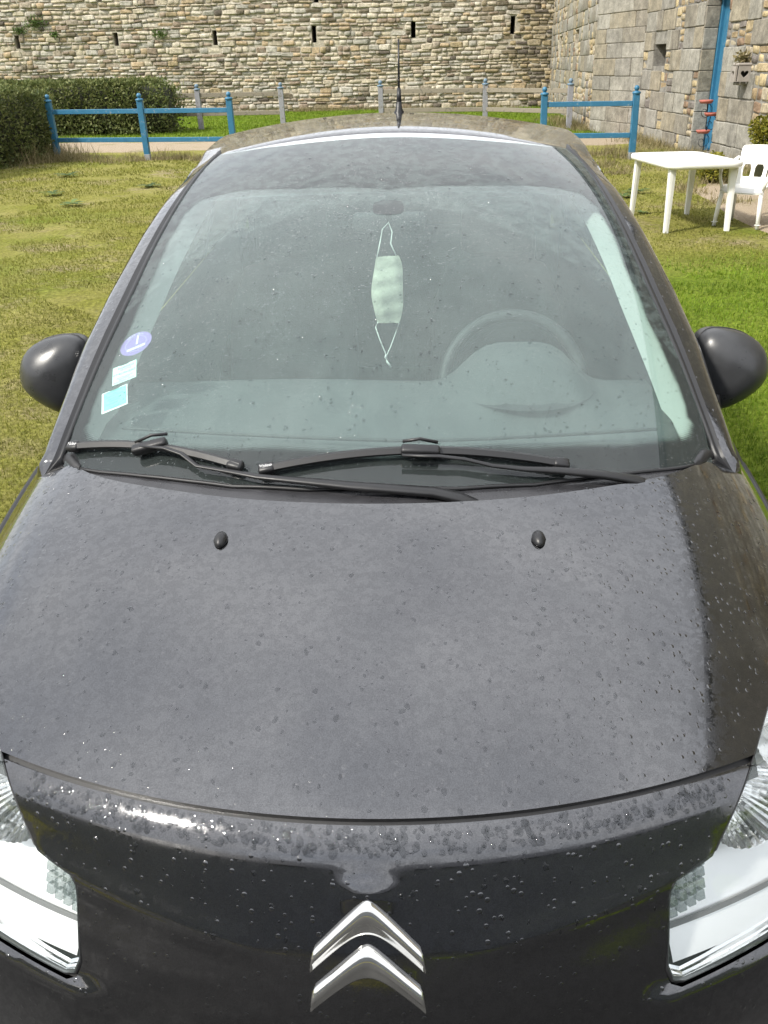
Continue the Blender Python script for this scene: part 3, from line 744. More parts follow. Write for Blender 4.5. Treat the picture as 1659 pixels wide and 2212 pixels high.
# plant stand with three terracotta saucers and curled wire
ps = empty('plant_stand', (5.45, 17.9, 0)); tag(ps, 'black curled wire plant stand with three red saucers beside the blue door', 'plant stand')
sau = [(.02, .0, .99), (.16, .05, .77), (.03, -.02, .47)]
for sx_, sy_, sz_ in sau:
    lathe('saucer', [(0, 0), (.10, 0), (.125, .035), (.13, .06), (.115, .06), (.10, .02), (0, .018)], M['terracotta'], ps, 18, (sx_, sy_, sz_-.03))
    tube('scroll', [(sx_+(.012+.0115*k)*cos(k*.62), sy_-.02, sz_-.17+(.012+.0115*k)*sin(k*.62)) for k in range(13)], .006, M['iron'], ps, 6)
tube('stem', [(.10, .05, 0), (.10, .05, .5), (.06, .03, .96)], .009, M['iron'], ps, 6)
tube('stem', [(.10, .05, .45), (.16, .05, .74)], .007, M['iron'], ps, 6)
for a in (0, 2.1, 4.2): tube('foot', [(.10, .05, .12), (.10+.17*cos(a), .05+.17*sin(a), .0)], .007, M['iron'], ps, 6)

# golden conifer in a pot at the right edge and a small bush by the wall
def pot_plant(name, loc, pot_h, R_, n, s, m, lab, cat):
    e = empty(name, loc); tag(e, lab, cat)
    if pot_h: lathe('pot', [(0, 0), (.13, 0), (.17, pot_h), (.19, pot_h), (.19, pot_h-.04), (.16, pot_h-.05), (0, pot_h-.05)], M['foot'], e, 18)
    leaf_cloud('foliage', (0, 0, pot_h+R_[2]*.85), R_, n, s, m, e, .6, 61+int(pot_h*10)); tube('stem', [(0, 0, 0), (0, 0, pot_h+R_[2])], .02, M['hedge_core'], e, 6); return e
pot_plant('conifer', (5.55, 14.55, 0), .42, (.30, .30, .27), 2600, .05, M['conifer'], 'golden green conifer in a grey pot at the right edge', 'shrub')
pot_plant('small_bush', (4.62, 14.1, 0), 0, (.27, .3, .22), 1800, .05, M['conifer'], 'low yellow-green bush behind the white table', 'shrub')

# building behind the camera, seen only mirrored in the paintwork
bb = empty('courtyard_building', (-4, -17, 0)); tag(bb, 'long stone house behind the camera, mirrored in the car nose', 'building')
wall_core('wall_core', (34, -16), (-46, -16), 5.6, .6, [], M['render'], bb, -.2)
bm = bmesh.new(); bmesh.ops.create_cube(bm, size=1, matrix=Matrix.LocRotScale(Vector((-6, -19.2, 7.2)), Matrix.Rotation(radians(-28), 3, 'X').to_quaternion(), Vector((81, 7.6, .16)))); bmobj('roof', bm, M['slate'], bb)

for e_ in (wall, bld, bb):
    for ch in e_.children: ch.matrix_parent_inverse = Matrix.Translation(e_.location).inverted()

# ------------------------------------------------------------------ hedges
def hedge(name, lab, x0, x1, y0, y1, H, n, seed, rot=0, loc=(0, 0, 0), leaf=.075):
    e = empty(name, loc, rot); tag(e, lab, 'hedge'); g = np.random.default_rng(seed)
    # lumpy dense inner twigs
    nx, nz = 30, 9; secs = []
    for i in range(nx):
        f = i/(nx-1); x = x0+(x1-x0)*f; t = min(1, min(f, 1-f)*nx/2.0+.2)**.5; ring = []
        for k in range(16):
            a = 2*pi*k/16; cy, cz = cos(a), sin(a); p = 4; q = (abs(cy)**p+abs(cz)**p)**(-1/p)
            wob = 1+.07*float(hash_noise(x*2.3+k, seed+a*2)); ring.append((x, (y0+y1)/2+(y1-y0)/2*.86*cy*q*wob*t, H/2*.93+H/2*.93*cz*q*wob*(t*.3+.7)))
        secs.append(ring)
    loft('twigs', secs, M['hedge_core'], e, True, True)
    L, D = x1-x0, y1-y0; area = np.array([L*H, L*H, L*D, D*H, D*H]); which = g.choice(5, n, p=area/area.sum()); a, b = g.uniform(0, 1, n), g.uniform(0, 1, n)
    P = np.empty((n, 3)); X = x0+L*a; Y = y0+D*b; Z = H*b
    P[:, 0] = np.where(which == 3, x0, np.where(which == 4, x1, X)); P[:, 1] = np.where(which == 0, y0, np.where(which == 1, y1, np.where(which == 2, Y, y0+D*a))); P[:, 2] = np.where(which == 2, H, Z)
    c = np.array([(x0+x1)/2, (y0+y1)/2, H*.45]); hf = np.array([L/2, D/2, H*.55]); q = (P-c)/hf
    rr = (np.sum(np.abs(q)**7, 1))**(-1/7.); sh = np.minimum(1, rr*1.02)
    lump = 1+.05*hash_noise(P[:, 0]*3+seed, P[:, 2]*4+P[:, 1]*3)-.13*g.uniform(0, 1, n)**2+.05*g.exponential(.35, n)
    P = c+(P-c)*(sh*lump)[:, None]; P[:, 2] = np.maximum(P[:, 2], .02)
    leaf_quads('foliage', P, leaf, M['hedge'], e, g, q, .55)
    return e
hedge('hedge', 'long clipped dark green hedge behind the left blue fence', -5.6, 5.6, -1.35, 1.35, 1.42, 60000, 3, radians(-4), (-13.0, 28.6, 0), .085)
hedge('hedge', 'near dark hedge at the left edge of the photo', -2.6, 2.6, -.95, .95, 1.42, 34000, 5, radians(80), (-9.1, 17.6, 0), .06)

# ------------------------------------------------------------------ fences
def post_mesh(e, x, y, H, w, m, capm, lean, name='post'):
    ly = radians(lean)
    p = empty('tmp', parent=None); bpy.data.objects.remove(p)
    R = Matrix.Rotation(ly, 3, 'Y')
    bm = bmesh.new(); bbox(bm, Vector((0, 0, H*.5-.14)), (w, w, H-.28), .008)
    for v in bm.verts: v.co = R @ v.co + Vector((x, y, 0))
    po = bmobj(name, bm, m, e)
    secs = [(0, 0), (w*.60, 0), (w*.68, .010), (w*.68, .034), (w*.56, .046), (w*.30, .052), (w*.26, .060)]
    rb = w*.42
    for k in range(9):
        a = -1.05+k*(pi/2+1.05)/8; secs.append((max(rb*cos(a), .0001), .060+rb*.86+rb*sin(a)))
    rot4 = Matrix.Rotation(ly, 3, 'Y'); lathe('ball_finial', secs, capm, po, 16, Vector((x, y, 0))+rot4 @ Vector((0, 0, H-.28)), rot4)
    return po

def fence(name, lab, posts, rails, H, w, m, capm, railm, rw, lean, gaps=(), foot=True, grp=None):
    x0, y0 = posts[0]; e = empty(name, (x0, y0, 0)); tag(e, lab, 'fence', grp)
    for x, y in posts:
        po = post_mesh(e, x-x0, y-y0, H, w, m, capm, lean)
        if foot: box('post_foot', (x-x0, y-y0, .04), (w*1.06, w*1.06, .16), M['foot'], po, .006)
    for i in range(len(posts)-1):
        if i in gaps: continue
        (xa, ya), (xb, yb) = posts[i], posts[i+1]; d = Vector((xb-xa, yb-ya, 0)); L = d.length; d.normalize()
        rot = Matrix((d, Vector((-d.y, d.x, 0)), Vector((0, 0, 1)))).transposed()
        for zr in rails:
            dx = zr*sin(radians(lean)); box('rail', ((xa+xb)/2-x0+dx, (ya+yb)/2-y0, zr), (L-w*1.02, rw*.6, rw), railm, e, .006, rot=rot)
    return e
fence('fence', 'blue painted two-rail fence with ball-topped posts left of the car', [(-7.73, 19.6), (-5.69, 19.3), (-3.78, 19.05)], (.40, .95), 1.42, .118, M['blue'], M['blue'], M['blue'], .09, -1.2)
fence('fence', 'blue painted two-rail fence section right of the car beside the granite building', [(2.49, 18.15), (4.20, 18.0)], (.42, .98), 1.42, .118, M['blue'], M['blue'], M['blue'], .09, -1.2)
fence('fence', 'weathered grey wooden fence left of the gap before the back wall', [(-9.4, 29.2), (-6.78, 29.4), (-4.2, 29.5)], (.45, .98), 1.40, .15, M['grey_wood'], M['cap_blue'], M['rail_wood'], .12, -1.2, foot=False)
fence('fence', 'weathered grey wooden fence right of the gap before the back wall', [(-1.12, 29.6), (2.08, 29.2), (4.30, 26.9)], (.45, .98), 1.40, .15, M['grey_wood'], M['cap_blue'], M['rail_wood'], .12, -1.2, foot=False)
fence('stake', 'thin bare stake standing behind the long hedge', [(-11.3, 31.0)], (), 1.75, .09, M['rail_wood'], M['rail_wood'], M['rail_wood'], .05, -1, foot=False)['category'] = 'stake'

# ------------------------------------------------------------------ white garden furniture
tb = empty('garden_table', (3.09, 10.2, 0), radians(7)); tag(tb, 'white plastic garden table with four legs on the lawn', 'table')
def rrect(hx, hy, r, n=7, bow=0.0):
    out = []
    for cx, cy, a0 in ((hx-r, hy-r, 0), (-hx+r, hy-r, pi/2), (-hx+r, -hy+r, pi), (hx-r, -hy+r, 1.5*pi)):
        for k in range(n): a = a0+k*pi/2/(n-1); out.append((cx+r*cos(a), cy+r*sin(a)))
    return out
ring = rrect(.43, .70, .17)
secs = [[(x*s, y*s, z) for x, y in ring] for s, z in ((.94, .655), (.985, .665), (1.0, .68), (1.0, .712), (.985, .722), (.9, .7225), (.3, .7225), (.01, .7225))]
loft('table_top', secs, M['white'], tb, True, False)
for sx_ in (-1, 1):
    for sy_ in (-1, 1):
        top = Vector((sx_*.335, sy_*.54, .68)); bot = Vector((sx_*.345, sy_*.575, -.01)); secs = []
        for f in (0, .03, .5, 1):
            c = top.lerp(bot, f); r = .048-.016*f; ring2 = []
            for (px_, py_) in ((1, 1), (.2, 1), (-.8, .75), (-.95, .2), (-.95, -.2), (-.8, -.75), (.2, -1), (1, -1)): ring2.append((c.x+sx_*r*px_*.8, c.y+sy_*r*py_*.8, c.z))
            secs.append(ring2)
        loft('leg', secs, M['white'], tb, True, True, False)

def chair(loc, rz, lab):
    e = empty('garden_chair', loc, rz); tag(e, lab, 'chair'); W = M['white']        # faces local -y
    # seat: dished sheet with rolled front
    v = []
    nx, ny = 11, 11
    for i in range(nx):
        for j in range(ny):
            a, b = -1+2*i/(nx-1), j/(ny-1); x = a*(.235+.01*b); y = -.24+.45*b
            z = .425-.015*b-.014*(1-a*a)*sin(pi*b)-(.055*(1-b/.12)**2 if b < .12 else 0)+.012*abs(a)**4; v.append((x, y, z))
    top = v[:]; v += [(x, y, z-.012) for x, y, z in top]; f = grid_faces(nx, ny); n0 = nx*ny; f2 = [tuple(i+n0 for i in q[::-1]) for q in f]
    rim = [i*ny for i in range(nx)]+[(nx-1)*ny+j for j in range(1, ny)]+[i*ny+ny-1 for i in range(nx-2, -1, -1)]+[j for j in range(ny-2, 0, -1)]
    f3 = [(rim[k], rim[(k+1) % len(rim)], rim[(k+1) % len(rim)]+n0, rim[k]+n0) for k in range(len(rim))]
    mesh('seat', v, f+f2+f3, W, e, True)
    # backrest with vertical slots
    def bk(u, t_): return np.array([u*(.235+.03*t_), .215+.13*t_+.035*(u*u), .41+.42*t_-.018*u*u*t_])
    poly = [(-1, 0), (1, 0), (1, .86)]+[(cos(a)*1.0 if False else .86+.14*cos(a), .86+.14*sin(a)) for a in np.linspace(0, pi/2, 5)[1:]]+[(-.86+.14*cos(a), .86+.14*sin(a)) for a in np.linspace(pi/2, pi, 5)[:-1]]+[(-1, .86)]
    holes = []
    for c in (-.57, .0, .57): holes.append([(c-.17, .20), (c+.17, .20), (c+.20, .26), (c+.20, .44), (c+.13, .52), (c-.13, .52), (c-.20, .44), (c-.20, .26)])
    nb = numnorm(bk); panel('backrest', bk, nb, poly, .08, W, e, inner=.012, holes=holes)
    for s in (-1, 1):
        tube('leg', [(s*.215, -.20, .405), (s*.232, -.225, .2), (s*.245, -.245, 0)], [.030, .032, .027], W, e, 8, .8)
        tube('leg', [(s*.215, .20, .40), (s*.228, .255, .2), (s*.24, .30, 0)], [.034, .032, .027], W, e, 8, .8)
        tube('armrest', [(s*.225, -.20, .40), (s*.262, -.205, .52), (s*.275, -.19, .615), (s*.28, -.13, .645), (s*.28, .02, .645), (s*.265, .17, .66), (s*.25, .27, .70)], [.026, .024, .026, .03, .03, .027, .02], W, e, 8, .7)
        box('foot_line', (s*.242, -.241, .045), (.058, .054, .006), M['white'], e, .002)
    return e
fdir = atan2(-.50, -.38)+pi/2
chair((3.80, 10.03, 0), fdir, 'white plastic garden armchair standing at the right of the table')

# ------------------------------------------------------------------ the car (front towards the camera, local x across, y towards the tail)
car = empty('parked_car', (.018, 0, 0), radians(.55)); tag(car, 'dark grey wet hatchback parked nose-on to the camera', 'car')

def _profile():
    pts = []
    for s in np.linspace(1.0, .097, 60):
        q = .727-s; pts.append((s, .985-.15*q-.165*q*q))
    pts += [(.086, .8195), (.076, .813), (.067, .8045), (.059, .794), (.051, .7815), (.037, .757), (.021, .727), (0.0, .685), (-.019, .640), (-.035, .595), (-.047, .545), (-.057, .48), (-.061, .40), (-.055, .30), (-.02, .22), (.06, .19)]
    p = np.array(pts); L = np.concatenate([[0], np.cumsum(np.hypot(*np.diff(p, axis=0).T))])
    l = np.arange(0, L[-1], .002); q = np.stack([np.interp(l, L, p[:, 0]), np.interp(l, L, p[:, 1])], 1)
    k = np.exp(-.5*(np.arange(-24, 25)*.002/.008)**2); k /= k.sum()
    qq = np.stack([np.convolve(np.pad(q[:, i], 24, mode='reflect', reflect_type='odd'), k, 'valid') for i in (0, 1)], 1)
    i0 = np.argmin(abs(qq[:, 0]-.097)+(qq[:, 1] < .7)*9)
    return (l[i0]-l)[::-1].copy(), qq[::-1].copy()
PT, PQ = _profile()
def sstep(v, a, b):
    w = min(1, max(0, (v-a)/(b-a))); return w*w*(3-2*w)
def P(x, t):
    """one skin for bonnet and nose: x across, t along the middle line from the bonnet gap (up is positive)"""
    s = float(np.interp(t, PT, PQ[:, 0])); z = float(np.interp(t, PT, PQ[:, 1])); w = sstep(t, 0, .25)
    y = s+.48*x*x; z = z-(.07-.015*w)*x*x-.07*(abs(x)/.815)**11*w
    d = .0055*math.exp(-((x/.034)**2+((t+.092)/.020)**2))                          # swelling above the badge
    d += .016*sstep(abs(x), .34, .43)*sstep(-t, .262, .30)                             # ledge below each headlight
    crease = -.108-.15*(.48-abs(x)) if abs(x) < .48 else -.108                         # V-shaped crease from the lamps to the badge
    d += .0035*sstep(abs(x), .10, .22)*(1-sstep(abs(x), .46, .50))*math.exp(-((t-crease+.012)/.022)**2)
    return np.array([x, y-d*.85, z+d*.5])
NP = numnorm(P, 2e-3)
def Wc(y): t = y-.78; return .965+.6*t-.142*t*t
def W(x, y): return np.array([x, y, Wc(y)-.275*x*x])
NW = numnorm(W)
def mir(pts): return pts+[(-x, t) for x, t in reversed(pts) if abs(x) > 1e-6]

# bonnet, nose
rear = [(0, .651), (.29, .650), (.40, .652), (.53, .653), (.575, .656), (.62, .665), (.66, .680), (.74, .712), (.815, .752)]
lens_in = [(.572, .010), (.612, .080), (.685, .205), (.742, .292)]
hood_poly = [(0, .0045), (.2, .0045), (.4, .0045), (.562, .0045)]+[(.620, .082), (.690, .208), (.748, .298), (.79, .305), (.812, .32), (.815, .46), (.8155, .6)]+rear[::-1]
hood = panel('hood', P, NP, mir(hood_poly), .018, M['paint'], car, .018)
nose_h = [(0, -.0045), (.3, -.0045), (.552, -.0045), (.478, -.112), (.413, -.131), (.405, -.25), (.414, -.274), (.43, -.282), (.565, -.275), (.70, -.262), (.79, -.2), (.80, -.25), (.80, -.66), (0, -.66)]
panel('bumper', P, NP, mir(nose_h), .013, M['paint'], car, .02)
# black seal under the bonnet gap
loft('hood_seal', [[tuple(P(x, t)-NP(x, t)*.011) for t in (-.03, .0, .03)] for x in np.linspace(-.57, .57, 60)], M['rubber'], car)
for s in (-1, 1):
    n = NP(s*.285, .514); b = P(s*.285, .514); Fm = frame(b, np.cross(np.array([0, 1, .2]), n), (0, 1, .2))
    secs = []
    for h, k in ((-.001, 1.0), (.004, 1.02), (.009, .8), (.0125, .45), (.0135, .05)):
        secs.append([tuple(Fm @ Vector((.0125*k*cos(a)*(1-.25*(sin(a) < 0)*abs(sin(a))), .021*k*sin(a)*(.85 if sin(a) < 0 else 1.1)+.003*(1-k), h))) for a in np.linspace(0, 2*pi, 20, endpoint=False)])
    nz_ = loft('washer_nozzle', secs, M['plastic'], car, True, True)

# badge: two chrome chevrons
def chevron(apex, tip, iapex, itip):
    xs = np.linspace(-.0755, .0755, 61); cols_ = []
    sa = lambda x, r: sqrt(x*x+r*r)-r
    for x in xs:
        q = abs(x)/.0755
        to = apex+(tip-apex)*sa(x, .009)/sa(.0755, .009)-.012*max(0, (q-.9)/.1)**2
        ti = iapex+(itip-iapex)*sa(x, .030)/sa(.0755, .030)
        row = []
        for f, h in ((0, 0), (.03, .0050), (.10, .0085), (.28, .0108), (.50, .0108), (.60, .0082), (.72, .0060), (.88, .0032), (.96, .0018), (1, 0)):
            t = to+(ti-to)*f; hh = h*(1-.75*max(0, (q-.93)/.07)**2); row.append(tuple(P(x, t)+NP(x, t)*(hh-.0002)))
        cols_.append(row)
    return loft('chevron', cols_, M['chrome'], car)
chevron(-.097, -.166, -.143, -.197); chevron(-.155, -.217, -.201, -.252)

# headlights
lens_poly = [(.409, -.145), (.420, -.128), (.484, -.107), (.555, -.006), (.616, .078), (.687, .203), (.742, .288), (.79, .20), (.80, .0), (.785, -.17), (.70, -.252), (.565, -.268), (.435, -.275), (.418, -.270), (.409, -.25)]
def make_headlight(s):
    pl = [(s*x, t) for x, t in lens_poly]
    if s < 0: pl = pl[::-1]
    NPs = NP
    h = panel('headlight', P, NPs, pl, .025, M['lens'], car, inner=.003, off=.003)
    cx, ct = .60*s, -.08
    def inward(k, dep):      # ring k (0 rim .. 1 middle) pushed dep behind the skin
        out = []
        for x, t in densify(lens_poly, .02):
            xx, tt = x*s+(cx-x*s)*k, t+(ct-t)*k; out.append(tuple(P(xx, tt)-NP(xx, tt)*dep))
        return out
    # gasket, lip, stepped silver housing
    loft('gasket', [inward(-.012, .004), inward(-.012, .0006), inward(.012, .0006), inward(.016, .012)], M['rubber'], h, True)
    loft('lamp_surround', [inward(.008, .004), inward(.018, .006), inward(.020, .010), inward(.030, .012), inward(.032, .018), inward(.043, .020), inward(.047, .045)], M['reflector'], h, True, smooth=False)
    # bright lower reflector: ramp facing up and forwards
    def ramp(x, t0_, t1_, d0, d1, n=8): return [tuple(P(x*s, t0_+(t1_-t0_)*k/n)-NP(x*s, t0_+(t1_-t0_)*k/n)*(d0+(d1-d0)*k/n)) for k in range(n+1)]
    xs = np.linspace(.434, .775, 24)
    loft('reflector', [ramp(x, -.263+.02*max(0, x-.65)/.1, -.05, .022, .105) for x in xs], M['white_refl'], h)
    loft('reflector', [ramp(x, -.05, .20, .105, .05) for x in np.linspace(.46, .775, 20)], M['white_refl'], h)
    loft('lamp_strip', [ramp(x, -.2115, -.2145, .036, .035, 3)+ramp(x, -.2145, -.2195, .035, .0335, 3)[1:] for x in xs], M['bar'], h)
    # fluted bowl of the main beam
    for bx, bt, br in ((.575, -.062, .066), (.665, .055, .060)):
        c = P(bx*s, bt)-NP(bx*s, bt)*.088; ax = Vector(NP(bx*s, bt)).lerp(Vector((0, -1, .15)), .55).normalized(); Rm = ax.to_track_quat('Z', 'Y').to_matrix(); v = []; nn = 72
        for k in range(nn):
            a = 2*pi*k/nn
            for q in range(9):
                r = br*(.22+.78*q/8)*(1-.03*(k % 2)); v.append(Vector(c)+Rm @ Vector((r*cos(a), r*sin(a), .070*(q/8)**2)))
        mesh('lamp_bowl', v, grid_faces(nn, 9, True), M['reflector'], h)
        lathe('bulb_shield', [(0, .040), (.012, .038), (.016, .03), (.016, 0)], M['chrome'], h, 16, Vector(c), Rm)
    # indicator: clear block moulded in small squares
    ind = None
    for i in range(4):
        for j in range(4):
            x = (.432+.0150*i)*s; t = -.138-.0165*j+.25*(.0150*i); p = P(x, t)-NP(x, t)*.026; Fm = frame(p, NP(x, t), (0, 0, 1))
            bm = bmesh.new(); bbox(bm, Vector((0, 0, 0)), (.012, .0150, .0134), .0012); bmesh.ops.transform(bm, matrix=Fm, verts=bm.verts)
            bmobj('indicator_facet', bm, M['lens_block'], h)
    return h
for s in (-1, 1): make_headlight(s)
# dark pan behind both lamps and the nose
mesh('lamp_pan', [(x, y, z) for x in (-.78, .78) for y, z in ((.42, .5), (.42, .84))], [(0, 1, 3, 2)], M['dark'], car)

# windscreen
xe = [(0.98, .716), (1.0, .713), (1.11, .701), (1.27, .684), (1.4, .667), (1.53, .652), (1.7, .640), (1.88, .6255), (2.08, .608), (2.22, .593), (2.345, .572)]
def edge_x(y): return float(np.interp(y, [a for a, b in xe], [b for a, b in xe]))
def yr(x): # rear edge of the bonnet
    xx = abs(x); t = float(np.interp(xx, [a for a, b in rear], [b for a, b in rear])); return P(x, t)[1]
bot = [(float(x), float(np.interp(x, [0, .15, .3, .4, .5, .6, .67, .70], [.800, .806, .831, .862, .897, .936, .970, .990]))) for x in np.linspace(0, .70, 15)]
topc = [(x, 2.18+.165*(x/.57)**2.6) for x in np.linspace(.56, 0, 13)]
side = [(x, y) for y, x in xe if bot[-1][1]+.02 < y < 2.34]
ws_poly = mir(bot+side+topc)
ws = panel('windscreen', W, NW, ws_poly, .05, M['glass'], car, inner=.0045)
ws.data.materials.append(M['glass_in'])
for pq in ws.data.polygons:
    if pq.normal.z < -.3: pq.material_index = 1
# black ceramic band printed on the inner face, dotted towards the clear field
clear_poly = [(0, .893), (.32, .940), (.50, .985), (.61, 1.033), (.640, 1.052), (.657, 1.085), (.660, 1.13), (.640, 1.26), (.620, 1.37), (.600, 1.56), (.592, 1.72), (.575, 1.86), (.545, 1.915), (.46, 1.905), (.25, 1.82), (0, 1.768)]
cp = mir(clear_poly)
fr = panel('frit_band', W, NW, ws_poly, .02, M['frit'], ws, 0, holes=[cp], off=-.0032)
co_ = np.empty(len(fr.data.vertices)*3); fr.data.vertices.foreach_get('co', co_); co_ = co_.reshape(-1, 3)
ed = segdist(co_[:, 0], co_[:, 1], densify(cp, .02)); wd = np.where(co_[:, 1] < 1.1, .035, .02)
at = fr.data.attributes.new('edge', 'FLOAT', 'POINT'); at.data.foreach_set('value', np.clip(ed/wd, 0, 1).astype(np.float32))
# sensor patch
panel('sensor_patch', W, NW, [(.040*(abs(cos(a))**.6)*(1 if cos(a) > 0 else -1), 1.676+.036*(abs(sin(a))**.6)*(1 if sin(a) > 0 else -1)) for a in np.linspace(0, 2*pi, 28, endpoint=False)], .02, M['dash_dark'], ws, 0, off=-.0030)
# stickers behind the glass
def glassM(x, y, off=-.0072, ang=0):
    n = NW(x, y); p = W(x, y)+n*off; Fm = frame(p, (1, 0, float(-.55*x)), (0, 1, float(W(x, y+.01)[2]-W(x, y)[2])/.01)); return Fm @ Matrix.Rotation(ang, 4, 'Z')
GM = glassM(-.603, 1.30, -.0066, .10)
def disc(name, r, m, parent, z=0, r0_=0, n=40):
    if r0_: return mesh(name, [GM @ Vector((q*cos(2*pi*k/n), q*sin(2*pi*k/n), z)) for k in range(n) for q in (r0_, r)], grid_faces(n, 2, True), m, parent)
    return mesh(name, [GM @ Vector((r*cos(2*pi*k/n), r*sin(2*pi*k/n), z)) for k in range(n)], [tuple(range(n))], m, parent)
stk = disc('sticker', .042, M['purple'], ws); stk['label'] = 'round purple clean-air sticker numbered 1'
disc('sticker_ring', .0285, M['lilac'], stk, .0004, .0272)
text('lettering', "1", .046, M['print_white'], stk, GM @ Matrix.Translation((.002, .010, .0005)), shear=.15)
for i, ch in enumerate("CRIT'Air"):
    a = radians(122-i*9.4); text('lettering', ch, .0105, M['print_white'], stk, GM @ Matrix.Translation((.0348*cos(a), .0348*sin(a), .0005)) @ Matrix.Rotation(a-pi/2, 4, 'Z'))
mesh('sticker_strip', [GM @ Vector(p) for p in ((-.024, -.020, .0004), (.024, -.020, .0004), (.024, -.012, .0004), (-.024, -.012, .0004))], [(0, 1, 2, 3)], M['paper'], stk)
text('lettering', "CR-417-AZ", .007, M['ink'], stk, GM @ Matrix.Translation((0, -.016, .0007)))
def card(x, y, w, h, m, lines, lab, ang, border=False):
    Gx = glassM(x, y, -.0066, ang); q = lambda a, b, z: Gx @ Vector((a, b, z))
    pts_ = [q(-w/2, -h/2, 0), q(w/2, -h/2, 0), q(w/2, h/2, 0), q(w*.2, h/2, 0), q(w*.16, h*.46, 0), q(-w*.16, h*.46, 0), q(-w*.2, h/2, 0), q(-w/2, h/2, 0)]
    o = mesh('sticker', pts_, [tuple(range(8))], M['paper'] if border else m, ws); o['label'] = lab
    if border: mesh('sticker_field', [q(-w*.42, -h*.42, .0003), q(w*.46, -h*.44, .0003), q(w*.46, h*.46, .0003), q(-w*.42, h*.46, .0003)], [(0, 1, 2, 3)], m, o)
    for tx, ty, sz, s_ in lines: text('lettering', s_, sz, M['ink'], o, Gx @ Matrix.Translation((tx, ty, .0006)))
card(-.612, 1.212, .062, .064, M['pale'], [(.004, .020, .0095, 'NORISKO'), (.004, .012, .006, 'CR 417 AZ'), (.0, .0, .0095, 'CT 01/06/2023'), (0, -.014, .005, 'VISITE TECHNIQUE'), (0, -.0195, .005, 'PERIODIQUE'), (0, -.027, .006, 'CONTROLE  AUTO')], 'pale mint inspection sticker above the turquoise one', .06)
card(-.619, 1.138, .066, .070, M['teal'], [(.0, .028, .007, 'ASSURANCE'), (-.012, .019, .006, 'DU          AU'), (.0, .013, .006, 'janvier  decembre'), (0, .003, .007, 'CR 417 AZ'), (0, -.004, .006, 'VEHICULE'), (-.006, -.013, .007, 'CITADINE'), (0, -.022, .006, 'N 70 412'), (.004, -.028, .006, 'VALIDITE')], 'turquoise insurance sticker with white border, lowest on the windscreen', .08, True)
Gt = glassM(-.565, 1.075, -.0064, .03)
for i, s_ in enumerate(('SEKURIT', '43R-001586', 'AS2', 'DOT 211')): text('lettering', s_, .008, M['print_grey'], ws, Gt @ Matrix.Translation((.006-.004*i, .028-.010*i, 0)))
for i in range(18): mesh('lettering', [Gt @ Vector(p) for p in ((-.03+i*.0026, -.03, 0), (-.03+i*.0026+(.0016 if i % 3 else .0009), -.03, 0), (-.03+i*.0026+(.0016 if i % 3 else .0009), -.02, 0), (-.03+i*.0026, -.02, 0))], [(0, 1, 2, 3)], M['print_grey'], ws)

# scuttle below the glass
def bot_y(x): return float(np.interp(abs(x), [a for a, b in bot], [b for a, b in bot]))
xs = np.linspace(-.70, .70, 81); secs = []
for x in xs:
    ya, yb = yr(x)-.06, bot_y(x)+.012; za = P(x, float(np.interp(abs(x), [a for a, b in rear], [b for a, b in rear])))[2]-.028; zb = W(x, bot_y(x)+.012)[2]-.007
    row = [(x, ya, za-.02)]
    for f, dz in ((.35, -.004), (.55, 0), (.80, .002), (.86, .004), (.9, -.002), (1, .0)): row.append((x, ya+(yb-ya)*f, za+(zb-za)*f+dz))
    secs.append(row)
loft('scuttle', secs, M['cowlp'], car)
tube('scuttle_seal', [(x, bot_y(x)+.001, W(x, bot_y(x))[2]+.0025) for x in np.linspace(-.655, .655, 60)], .0042, M['rubber'], car, 6)
for s in (-1, 1):   # corner caps
    secs = []
    for k in range(9):
        f = k/8; x = s*(.655+.105*f); y0_, y1_ = yr(x)-.004, yr(x)+.028-.01*f; z0_ = P(x, float(np.interp(abs(x), [a for a, b in rear], [b for a, b in rear])))[2]
        hgt = (.004+.012*sin(pi*min(1, f*1.3+.1)))*min(1, k/1.5); secs.append([(x, y0_, z0_-.02), (x, y0_+.002, z0_+hgt*.55), (x, (y0_+y1_)/2, z0_+hgt), (x, y1_+.006, z0_+hgt*1.0), (x, y1_+.02, z0_-.02)])
    loft('scuttle_cap', secs, M['plastic'], car)
    tube('bolt_cap', [tuple(Vector(W(s*.20, bot_y(.2)-.028))+Vector((0, -.004, -.01))), tuple(Vector(W(s*.20, bot_y(.2)-.028))+Vector((0, -.004, .008)))], .013, M['rubber'], car, 14) if s > 0 else None

